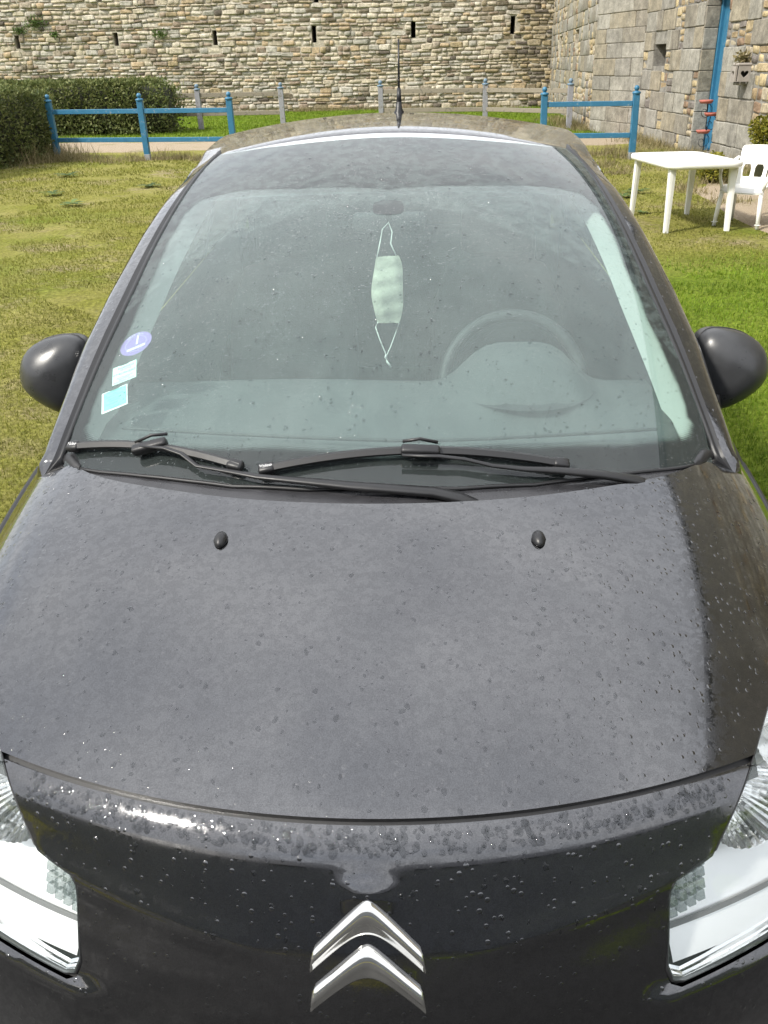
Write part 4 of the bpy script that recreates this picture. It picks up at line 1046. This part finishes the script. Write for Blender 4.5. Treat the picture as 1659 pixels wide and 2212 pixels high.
# windscreen wipers
def wtop(x, y, h): return Vector(W(x, y)+NW(x, y)*h)
def wiper(tip, end, clipf, arm, rads, txt):
    """tip = free end with the cap, end = other end of the blade, arm = path of the arm from clip to hinge (x, y, height over the glass)"""
    tip, end = Vector(tip), Vector(end); clipp = tip.lerp(end, clipf)
    w = tube('wiper', [wtop(x, y, h) for x, y, h in arm], rads, M['plastic'], car, 10, .55)
    bl = []
    for k in range(25):
        f = k/24; p = tip.lerp(end, f); p.y += .010*sin(pi*f); hgt = .003; a = wtop(p.x, p.y, hgt)
        n = Vector(NW(p.x, p.y)); up = Vector((0, 1, .5)).normalized(); wd_ = .0105
        bl.append([a-up*.003, a-up*.003+n*.010, a-up*wd_+n*.011, a-up*wd_+n*.015, a-up*.0+n*.020, a+up*wd_*.9+n*.014, a+up*wd_+n*.011, a+up*.003+n*.010, a+up*.003])
    loft('blade', bl, M['rubber'], w, True, True, False)
    d = (end-tip).normalized()
    for p, sgn in ((tip, 1), (end, -1)):
        a = wtop(p.x, p.y, .013); b = wtop(p.x+d.x*sgn*.022, p.y+d.y*sgn*.022, .014); Fm = frame((a+b)/2, (b-a)*sgn, (0, 1, .5))
        bm = bmesh.new(); bbox(bm, Vector((0, 0, 0)), (.034, .024, .018), .006, 2); bmesh.ops.transform(bm, matrix=Fm, verts=bm.verts)
        cp_ = bmobj('end_cap', bm, M['plastic'], w, True)
        if sgn > 0: text('lettering', txt, .0115, M['print_white'], w, Fm @ Matrix.Translation((0, .001, .0093)), shear=.15)
    a, b = wtop(clipp.x-.035, clipp.y+.005, .020), wtop(clipp.x+.035, clipp.y+.005, .020); Fm = frame((a+b)/2, b-a, (0, 1, .5))
    bm = bmesh.new(); bbox(bm, Vector((0, 0, 0)), (.078, .022, .022), .006, 2); bmesh.ops.transform(bm, matrix=Fm, verts=bm.verts); bmobj('clip', bm, M['plastic'], w, True)
    tube('clip_loop', [a+Vector((.0, .018, .012)), (a+b)/2+Vector((0, .02, .018)), b+Vector((.0, .018, .012))], .0035, M['plastic'], w, 6)
    return w
w1 = wiper((-.684, 1.023), (-.283, .866), .50, [(-.50, .950, .028), (-.445, .931, .028), (-.407, .911, .024), (-.372, .880, .018), (-.31, .858, .018), (-.243, .834, .020), (-.057, .798, .022), (.10, .788, .020), (.15, .782, .016), (.20, .772, .004), (.24, .765, -.02)], [.005, .006, .006, .006, .007, .009, .014, .017, .018, .019, .015], 'Valeo')
w2 = wiper((-.239, .852), (.367, .881), .52, [(.04, .857, .028), (.111, .857, .028), (.161, .857, .024), (.216, .851, .020), (.28, .852, .020), (.345, .858, .022), (.43, .866, .024), (.50, .873, .022), (.53, .876, .014), (.57, .885, -.01)], [.005, .006, .006, .007, .009, .012, .015, .017, .018, .014], 'Valeo')

# A-pillars running on into the roof rails
xo = [(1.03, .775), (1.07, .776), (1.37, .769), (1.57, .752), (1.83, .722), (2.1, .701), (2.4, .688), (2.8, .702), (3.2, .702), (3.6, .67)]
zo = [(1.03, .915), (1.07, .934), (1.37, 1.075), (1.57, 1.16), (1.83, 1.262), (2.1, 1.337), (2.4, 1.394), (2.8, 1.418), (3.2, 1.432), (3.6, 1.385)]
ix = lambda tab, y: float(np.interp(y, [a for a, b in tab], [b for a, b in tab]))
# roof skin
def Rc(y): return float(np.interp(y, np.array([2.10, 2.18, 2.215, 2.26, 2.45, 2.65, 2.8, 3.0, 3.3, 3.6, 3.75]), np.array([1.512, 1.533, 1.5395, 1.5420, 1.5480, 1.5515, 1.5525, 1.551, 1.533, 1.489, 1.455])))
ky = np.arange(2.0, 3.9, .01); kz = np.array([Rc(y) for y in ky]); kk = np.exp(-.5*(np.arange(-12, 13)*.01/.018)**2); kk /= kk.sum(); kz = np.convolve(np.pad(kz, 12, mode='reflect', reflect_type='odd'), kk, 'valid')
def top_y(x): return 2.18+.165*(min(abs(x), .58)/.57)**2.6
def roof(x, v):
    y0_ = top_y(x); y = y0_+.004+v*(3.68-y0_); lip = -.009*math.exp(-v*(3.68-y0_)/.02)
    yy = y-(y0_-2.18)*.55*math.exp(-v*2.0)
    q = sstep(y, 2.0, 3.3); cr = x*x*(.275-.125*q)+.030*(max(0, abs(x)-.56)/.1)**1.4*(1-sstep(y, 2.36, 2.62))
    return np.array([x, y, float(np.interp(yy, ky, kz))+.004-cr+lip])
vv = np.concatenate([[0, .004, .008, .013, .02, .03], np.linspace(.045, 1, 40)]); uu = np.linspace(-1, 1, 61)
NR = numnorm(roof, 1e-3); rv = []; rn = []
for u in uu:
    for v in vv:
        yq = top_y(u*.6)+v*1.3; x = u*(ix(xo, max(2.3, yq))-.03); rv.append(roof(x, v)); rn.append(NR(x, max(v, .0015)))
mesh('roof', rv, grid_faces(len(uu), len(vv)), M['paint'], car, True, rn)
loft('roof_strip', [[tuple(np.array(roof(x, 0))+np.array([0, dy, dz])) for dy, dz in ((-.012, -.008), (-.008, -.002), (.0, .0025), (.010, .0050), (.018, .0045), (.022, .000))] for x in np.linspace(-.56, .56, 60)], M['strip'], car)
def pillar_sec(s, y):
    ex = edge_x(y); ez = W(ex, y)[2]
    ox, oz = ix(xo, y), ix(zo, y); wd_ = ox-ex
    f = lambda q, dz: (s*(ex+wd_*q), y, ez+(oz-ez)*q+dz)
    b = sstep(y, 1.95, 2.36)
    return [f(-.02, -.012), f(.0, .003), f(.10, .0055), f(.17, -.001), f(.22, .004), f(.30, .011-.008*b), f(.52, .020-.016*b), f(.66, .025-.019*b), f(.80, .024-.016*b), f(.92, .016-.009*b), f(1.0, .0), (s*(ox+.012), y+.002, oz-.025), (s*(ox+.016), y+.004, oz-.06)]
ys = np.linspace(1.015, 2.40, 47)
for s in (-1, 1):
    sec = [pillar_sec(s, y) for y in ys]; mid_ = np.array(sec[0][7])+np.array([0, -.022, -.03])
    sec = [[tuple(np.array(p)+(mid_-np.array(p))*k+np.array([0, 0, -.006*k])) for p in sec[0]] for k in (.97, .8, .5, .2)]+sec
    rr_ = []
    for y in np.linspace(2.36, 3.6, 28):
        ox, oz = ix(xo, y), ix(zo, y); q_ = [roof(s*(ox-d_), max(.0, (y-top_y(.6))/(3.68-top_y(.6)))) for d_ in (.10, .05, .022)]
        dd = -.004*(1-sstep(y, 2.36, 2.46)); rr_.append([tuple(p+np.array([0, 0, -.002+dd])) for p in q_]+[(s*(ox-.006), y, oz+.016+dd), (s*(ox+.004), y, oz), (s*(ox+.012), y, oz-.025), (s*(ox+.016), y, oz-.06)])
    loft('roof_rail', rr_, M['paint'], car)
    loft('pillar', [q[5:] for q in sec], M['paint'], car)
    loft('pillar_trim', [q[:6] for q in sec], M['plastic'], car)
# body sides: wings, doors and sills with wheel arches
def xside(y, z):
    x = .834-.10*max(0, z-.62)**2-.12*max(0, .62-z)**2
    if y < .75: x -= .62*(.75-y)**2
    if y > 3.3: x -= .30*(y-3.3)**2
    x += .010*math.exp(-((z-.60)/.03)**2)
    return x
_o = np.argsort(PQ[:, 0]); _m = PT[_o] > -.01
def zh(y):
    t = float(np.interp(y-.48*.8155**2, PQ[:, 0][_o][_m], PT[_o][_m])); return P(.8155, max(t, .32))[2]
def zb(y):
    if y < .66: return float(np.interp(y, [.30, .45, .66], [.66, .74, zh(.66)-.014]))
    if y <= 1.14: return zh(y)-.014
    return float(np.interp(y, [1.14, 1.3, 2.2, 3.4, 3.8], [zh(1.14)-.014, .915, .955, 1.01, 1.0]))
arch = lambda cy: [(cy+.335*cos(a), .30+.335*sin(a)) for a in np.linspace(pi, 0, 19)]
sp = [(y, zb(y)) for y in np.linspace(3.80, .32, 40)]+[(.31, .5), (.34, .22)]+[(.385, .22)]+[p for p in arch(.74) if p[1] > .22][0:]+[(1.09, .19), (2.83, .19)]+[p for p in arch(3.18) if p[1] > .22]+[(3.53, .24), (3.8, .28)]
for s in (-1, 1):
    fs = (lambda s: (lambda y, z: np.array([s*xside(y, z), y, z])))(s)
    nn_ = numnorm(fs); no = (lambda g, s: (lambda y, z: g(y, z)*(1 if g(y, z)[0]*s > 0 else -1)))(nn_, s)
    sd = panel('body_side', fs, no, sp, .05, M['paint'], car, .02)
    # shoulder between the bonnet edge / windows and the side
    ysh = np.linspace(.66, 1.14, 24)
    loft('wing_top', [[(s*.8185, y, zh(y)-.006), (s*.823, y, zh(y)-.004), (s*.829, y, zh(y)-.007), (s*(xside(y, zb(y))), y, zb(y))] for y in ysh], M['plastic'], car)
    tube('wing_seal', [(s*.817, y, zh(y)-.008) for y in ysh], .003, M['rubber'], car, 6)
    # front of the wing between lamp and wheel arch
    ca = [P(s*x, t) for x, t in ((.768, .300), (.775, .262), (.79, .20), (.803, .08), (.803, .0), (.797, -.09), (.787, -.17), (.795, -.25))]
    cb = [(s*xside(y, z), y, z) for y, z in ((.70, zb(.70)), (.64, zb(.64)), (.58, zb(.58)), (.50, zb(.50)), (.43, zb(.43)), (.38, zb(.38)), (.335, .64), (.32, .58))]
    loft('wing_front', [[tuple(np.array(a_)-np.array([0, 0, .004])), tuple((np.array(a_)+np.array(b_))/2+np.array([s*.010, -.006, .010])), tuple(b_)] for a_, b_ in zip(ca, cb)], M['paint'], car)
    # window band
    def wpt(y, f, s=s): return (s*(ix(xo, y)+.014+(xside(y, zb(y))-ix(xo, y)-.014)*f), y, ix(zo, y)-.055+(zb(y)+.004-ix(zo, y)+.055)*f)
    for ya, yb_ in ((1.22, 2.12), (2.20, 3.05), (3.12, 3.55)):
        loft('side_window', [[wpt(y, f) for f in np.linspace(0, 1, 6)] for y in np.linspace(ya, yb_, 14)], M['side_glass'], car)
    for ya, yb_ in ((1.02, 1.22), (2.12, 2.20), (3.05, 3.12), (3.55, 3.6)): loft('window_post', [[wpt(y, f) for f in np.linspace(0, 1, 6)] for y in np.linspace(ya, yb_, 4)], M['rubber'], car)
    for yd in (1.20, 2.16, 3.02): tube('door_gap', [(s*(xside(yd, z)+.0005), yd, z) for z in np.linspace(.26, zb(yd)-.005, 12)], .003, M['rubber'], sd, 5)
    for yd in (2.02, 2.90): box('door_handle', (s*(xside(yd, .86)+.012), yd, .86), (.024, .17, .03), M['paint'], sd, .008, 2)
    loft('door_lining', [[(s*.775, y, .30), (s*.770, y, .7), (s*.775, y, zb(y)+.015), (s*.805, y, zb(y)+.018)] for y in np.linspace(1.12, 3.66, 24)], M['dash_dark'], car)
    loft('rear_pillar', [[(s*(ix(xo, 3.6)+.016), 3.56, 1.36), (s*.655, 3.66, 1.36), (s*.60, 3.76, 1.34)], [(s*.79, 3.56, 1.14), (s*.74, 3.70, 1.14), (s*.66, 3.80, 1.14)], [(s*.815, 3.56, .98), (s*.79, 3.72, .98), (s*.72, 3.86, .98)], [(s*.82, 3.6, .6), (s*.80, 3.75, .6), (s*.74, 3.90, .6)], [(s*.80, 3.6, .28), (s*.79, 3.75, .28), (s*.72, 3.86, .28)]], M['paint'], car)
    # wheels
    for cy in (.74, 3.18):
        R90 = Matrix.Rotation(pi/2*s, 3, 'Y'); c = Vector((s*.712, cy, .30))
        wh = lathe('wheel', [(.0, .07), (.03, .075), (.05, .06), (.17, .045), (.19, .07), (.2, .085)], M['rim'], car, 30, c, R90)
        lathe('tyre', [(.2, .09), (.225, .098), (.27, .09), (.298, .07), (.30, .0), (.298, -.07), (.27, -.09), (.2, -.09)], M['tyre'], wh, 36, c, R90)
        loft('wheel_arch', [[(s*.862, cy+.334*cos(a), .30+.334*sin(a)), (s*.6, cy+.334*cos(a), .30+.334*sin(a))] for a in np.linspace(pi, 0, 20)], M['dark'], car)
    # door mirror
    secs = []; nk = 14
    c = Vector((s*.895, 1.50, 1.005)); Rm = Matrix.Rotation(s*radians(10), 3, 'Z') @ Matrix.Rotation(radians(-8), 3, 'X')
    for k in range(nk):
        f = k/(nk-1); yy = -.072+.135*f; g = sin(pi/2*min(1, f*1.9+.02))**.62; g = g*(1-.06*max(0, (f-.7)/.3)); ring_ = []
        for q in range(32):
            a = 2*pi*q/32; ca, sa_ = cos(a), sin(a); p_ = 2.6; rr = (abs(ca)**p_+abs(sa_)**p_)**(-1/p_)
            hx, hz = .094*g, .096*g; xx = hx*ca*rr; zz = hz*sa_*rr
            zz *= 1-(.20 if zz > 0 else .42)*(xx*s/.094)          # taller towards the car, drawn in at the outer end
            xx += s*.010*(1-g)+(-s*.012*(zz/.096)); ring_.append(tuple(c+Rm @ Vector((xx, yy, zz-.012*(1-f)))))
        secs.append(ring_)
    mh = loft('mirror_housing', secs, M['mirrorp'], car, True, True)
    gl_ = [tuple(c+Rm @ Vector((.082*cos(a)*(abs(cos(a))**2.6+abs(sin(a))**2.6)**(-1/2.6), .0645, .082*sin(a)*(abs(cos(a))**2.6+abs(sin(a))**2.6)**(-1/2.6)))) for a in np.linspace(0, 2*pi, 32, endpoint=False)]
    tube('housing_seam', [tuple(Vector(p)*1.0) for p in secs[9]+secs[9][:1]], .0022, M['rubber'], mh, 5, caps=False)
    mesh('mirror_glass', gl_, [tuple(range(32))], M['chrome'], mh)
    loft('mirror_arm', [[tuple(Vector((s*(.80+.05*k), 1.50+.01*k, .93-.015*(1-k)))+Vector((0, .045*cos(a), .032*sin(a)))) for a in np.linspace(0, 2*pi, 12, endpoint=False)] for k in (-.4, .2, .7, 1.2)], M['plastic'], mh, True, True)
    loft('mirror_foot', [[tuple(Vector((s*(.855-.015*k), 1.475, .885+.06*k))+Vector((.022*cos(a), .05*sin(a), 0))) for a in np.linspace(0, 2*pi, 12, endpoint=False)] for k in (-.6, 0, 1)], M['plastic'], mh, True, True)
# tail
secs = []
for y, z in ((3.60, 1.487), (3.68, 1.455), (3.74, 1.38), (3.82, 1.2), (3.88, 1.0), (3.91, .8), (3.93, .6), (3.92, .4), (3.86, .27)):
    hw = .62 if z > 1.4 else (.66 if z > 1.2 else (.74 if z > .95 else .79)); secs.append([(x*hw, y-.10*abs(x)**3, z-.02*x*x-(.06*x*x if z > 1.4 else 0)) for x in np.linspace(-1, 1, 21)])
loft('tailgate', secs, M['paint'], car)
box('floor_pan', (0, 2.0, .33), (1.4, 3.4, .06), M['floor'], car)
box('bulkhead', (0, .80, .62), (1.36, .04, .55), M['floor'], car)
box('engine_tray', (0, .52, .30), (1.0, .7, .05), M['floor'], car)
# aerial
an = lathe('aerial_base', [(0, .05), (.010, .045), (.013, .02), (.022, .006), (.023, 0)], M['plastic'], car, 16, (0.015, 3.0, 1.5465))
tube('aerial', [(.015, 3.0, 1.585), (.015, 3.01, 1.64)], [.011, .007], M['plastic'], an, 10)
tube('aerial', [(.015, 3.01, 1.64), (.015, 3.03, 1.805)], [.0045, .0035], M['plastic'], an, 8)

# ------------------------------------------------------------------ cabin
nx, ny = 49, 25; v = []
for i in range(nx):
    for j in range(ny):
        x = -.66+1.32*i/(nx-1); f = j/(ny-1); y0_ = bot_y(x)+.06; y = y0_+(1.46-y0_)*f
        z = .935+.055*sin(pi*min(1, f*1.15)*.62)+.012*math.exp(-((x+.25)/.3)**2)*f
        q = math.exp(-(((x-.33)/.150)**4+((y-1.37)/.19)**4)); z += .105*q                      # instrument hood
        z += .004*math.exp(-((y-1.05-.12*abs(x-.0)**2)/.012)**2)
        v.append((x, y, min(z, W(x, y)[2]-.03)))
    v[-1] = (v[-1][0], v[-1][1], v[-1][2]-.12)
da = mesh('dashboard', v, grid_faces(nx, ny), M['dash'], car, True)
loft('instrument_gap_shade', [[(.33+.150*cos(a)*r, 1.31+.175*sin(a)*r*.9, 1.012+.004*r+(.004 if r < 1 else 0)) for r in (.93, 1.0, 1.09, 1.13)] for a in np.linspace(pi*1.06, pi*1.94, 24)], M['dash_dark'], da)  # dark strip laid on the dash for the gap and its shadow line
tube('dash_seam', [(x, 1.02+.16*abs(x-.08)**1.4, .982+.010*cos(x)) for x in np.linspace(-.6, .6, 40)], .004, M['dash_dark'], da, 6)
c = Vector((.34, 1.60, .925)); Rm = Matrix.Rotation(radians(62), 3, 'X')
swp = [c+Rm @ Vector((.19*cos(a), .19*sin(a), 0)) for a in np.linspace(0, 2*pi, 49)]
sw = tube('steering_wheel', swp, .017, M['dash_dark'], car, 10, caps=False)
lathe('wheel_hub', [(0, -.03), (.06, -.028), (.085, -.01), (.085, .02), (0, .03)], M['dash_dark'], sw, 20, c, Rm)
for a in (pi, 0, -pi/2): tube('wheel_spoke', [c+Rm @ Vector((.07*cos(a), .07*sin(a), 0)), c+Rm @ Vector((.185*cos(a), .185*sin(a), 0))], .018, M['dash_dark'], sw, 8, .5)
for s in (-1, 1):
    x = .36*s
    def cush(pts, w, th, nm, par):
        secs = []
        for (y, z, k, ty, tz) in pts: secs.append([(x+w*k*cos(a)*(abs(cos(a))**4+abs(sin(a))**4)**(-.25), y+th*k*sin(a)*ty*(abs(cos(a))**4+abs(sin(a))**4)**(-.25), z+th*k*sin(a)*tz*(abs(cos(a))**4+abs(sin(a))**4)**(-.25)) for a in np.linspace(0, 2*pi, 20, endpoint=False)])
        return loft(nm, secs, M['seat'], par, True, True)
    se = cush([(1.75, .52, .7, 0, 1), (1.78, .53, 1, 0, 1), (2.2, .50, 1, 0, 1), (2.25, .5, .8, 0, 1)], .24, .09, 'seat', car)
    cush([(2.22, .50, .9, 1, .2), (2.28, .62, 1, 1, .2), (2.38, .95, .98, 1, .2), (2.43, 1.08, .75, 1, .2), (2.44, 1.10, .4, 1, .2)], .23, .07, 'backrest', se)
    cush([(2.45, 1.12, .6, 1, .1), (2.45, 1.14, 1, 1, .1), (2.47, 1.27, 1, 1, .1), (2.47, 1.30, .7, 1, .1)], .125, .055, 'headrest', se)
    loft('pillar_lining', [[(s*(edge_x(y)-.012-.02*q), y+.02*q, W(edge_x(y), y)[2]-.02-.035*q) for q in (0, .5, 1.0, 1.6)] for y in np.linspace(1.06, 2.3, 24)], M['liner'], car)
loft('sun_blind', [[(x, y, W(x, y)[2]-.022) for y in np.linspace(1.80+.16*(x/.55)**2, 2.2, 6)] for x in np.linspace(-.53, .53, 24)], M['seat'], car)
loft('headliner', [[(x, y, ix([(2.2, 1.47), (2.6, 1.50), (3.3, 1.47), (3.6, 1.42)], y)-.26*x*x) for y in np.linspace(2.2, 3.6, 10)] for x in np.linspace(-.6, .6, 16)], M['liner'], car)
rs = box('rear_seat', (0, 3.25, .78), (1.2, .16, .62), M['seat'], car, .05, 3)
rm = box('rear_view_mirror', (0.0, 1.76, 1.335), (.20, .035, .055), M['dash_dark'], car, .014, 3, smooth=True)
tube('mirror_stalk', [tuple(W(0, 1.69)-NW(0, 1.69)*.008), (0, 1.745, 1.345)], .009, M['dash_dark'], rm, 8)

# face mask hanging from the inside mirror
fm = empty('face_mask', (-.004, 1.715, 1.06)); tag(fm, 'pale pleated face mask hanging by its loops behind the windscreen', 'face mask')
rows = []
for k in range(25):
    f = k/24; w_ = .030+.014*sin(pi*f)**.7; zz = .008+.185*f; rows.append([(u*w_+.002*sin(f*9), .012*(1-u*u)*sin(pi*f)*(-1)+.0012*sin(u*5+f*2)+.0012*sin(f*25), zz+.010*u*sin(f*3)) for u in np.linspace(-1, 1, 13)])
pl_ = loft('mask_cloth', rows, M['mask'], fm)
tube('ear_loop', [(-.028, 0, .19), (-.020, .004, .225), (-.012, .01, .262), (.004, .02, .278), (.014, .01, .255), (.010, .004, .225), (.024, 0, .195)], .0018, M['elastic'], fm, 6)
tube('ear_loop', [(-.030, 0, .010), (-.036, 0, -.004), (-.026, 0, -.036), (-.010, 0, -.078), (-.006, 0, -.086), (.006, 0, -.060), (.022, 0, -.018), (.030, 0, .008)], .0018, M['elastic'], fm, 6)
tube('ear_loop', [(-.008, 0, -.084), (-.010, 0, -.092), (-.004, 0, -.100), (-.008, 0, -.084), (-.006, 0, -.104), (.006, 0, -.122)], .003, M['elastic'], fm, 6)

# ------------------------------------------------------------------ rain beads standing on bonnet and glass
def beads(name, pts, parent, lab=None):
    """pts: list of (centre, normal, along, radius, stretch)"""
    V = []; F = []; nseg = 12; prof = ((1.0, -.04), (.97, .14), (.84, .30), (.55, .44), (.0, .5))
    for c, n, al, r, st_ in pts:
        n = n/np.linalg.norm(n); al = al-n*np.dot(al, n); al /= np.linalg.norm(al); sd_ = np.cross(n, al); b = len(V)
        ph = rng.uniform(0, 6.28); wob = .16*np.sin(np.arange(nseg)*2*pi/nseg*2+ph)+.10*np.sin(np.arange(nseg)*2*pi/nseg*3+2*ph)
        for k, h in prof[:4]:
            for i in range(nseg):
                a = 2*pi*i/nseg; q = 1+wob[i]; V.append(c+al*(cos(a)*r*k*st_*q)+sd_*(sin(a)*r*k*q)+n*h*r*.62)
        V.append(c+n*prof[4][1]*r*.62)
        for lv in range(3):
            for i in range(nseg): j = (i+1) % nseg; F.append((b+lv*nseg+i, b+lv*nseg+j, b+(lv+1)*nseg+j)); F.append((b+lv*nseg+i, b+(lv+1)*nseg+j, b+(lv+1)*nseg+i))
        for i in range(nseg): F.append((b+3*nseg+i, b+3*nseg+(i+1) % nseg, b+4*nseg))
    o = soup(name, np.array(V), np.array(F), M['water'], parent, True); o['kind'] = 'stuff'; return o
pts = []
for i in range(1150):
    x = rng.uniform(-.78, .78); t = rng.uniform(.01, .70)
    if x*x*.12+.645 < t: continue
    r = .0011+.0011*rng.exponential(1.0); r = min(r, .0042); pts.append((P(x, t), NP(x, t), np.array([rng.normal(0, .3), -1., -.1]), r, rng.uniform(.8, 1.6)))
for i in range(650):
    x = rng.uniform(-.5, .5); t = -.008-.034*rng.uniform(0, 1)**.8; r = min(.0016+.0016*rng.exponential(1.0), .006); pts.append((P(x, t), NP(x, t), np.array([rng.normal(0, .3), -.6, -.6]), r, rng.uniform(.8, 1.5)))
for i in range(110):
    x = rng.uniform(-.45, .45); t = -.05-.12*rng.uniform(0, 1)**1.5; r = min(.001+.001*rng.exponential(1.0), .004); pts.append((P(x, t), NP(x, t), np.array([0, -.3, -1]), r, rng.uniform(.9, 1.7)))
beads('water_beads', pts, hood)
pts = []
for i in range(2600):
    x = rng.uniform(-.66, .66); y = rng.uniform(.86, 2.15)
    if abs(x) > edge_x(max(1, y))-.02 or y < bot_y(x)+.03: continue
    if y > 1.72 and rng.uniform() < .55: continue
    r = min(.0009+.0009*rng.exponential(1.0), .0042); pts.append((W(x, y), NW(x, y), np.array([rng.normal(0, .2), -1., -.4]), r, rng.uniform(.9, 1.6)))
beads('water_beads', pts, ws)
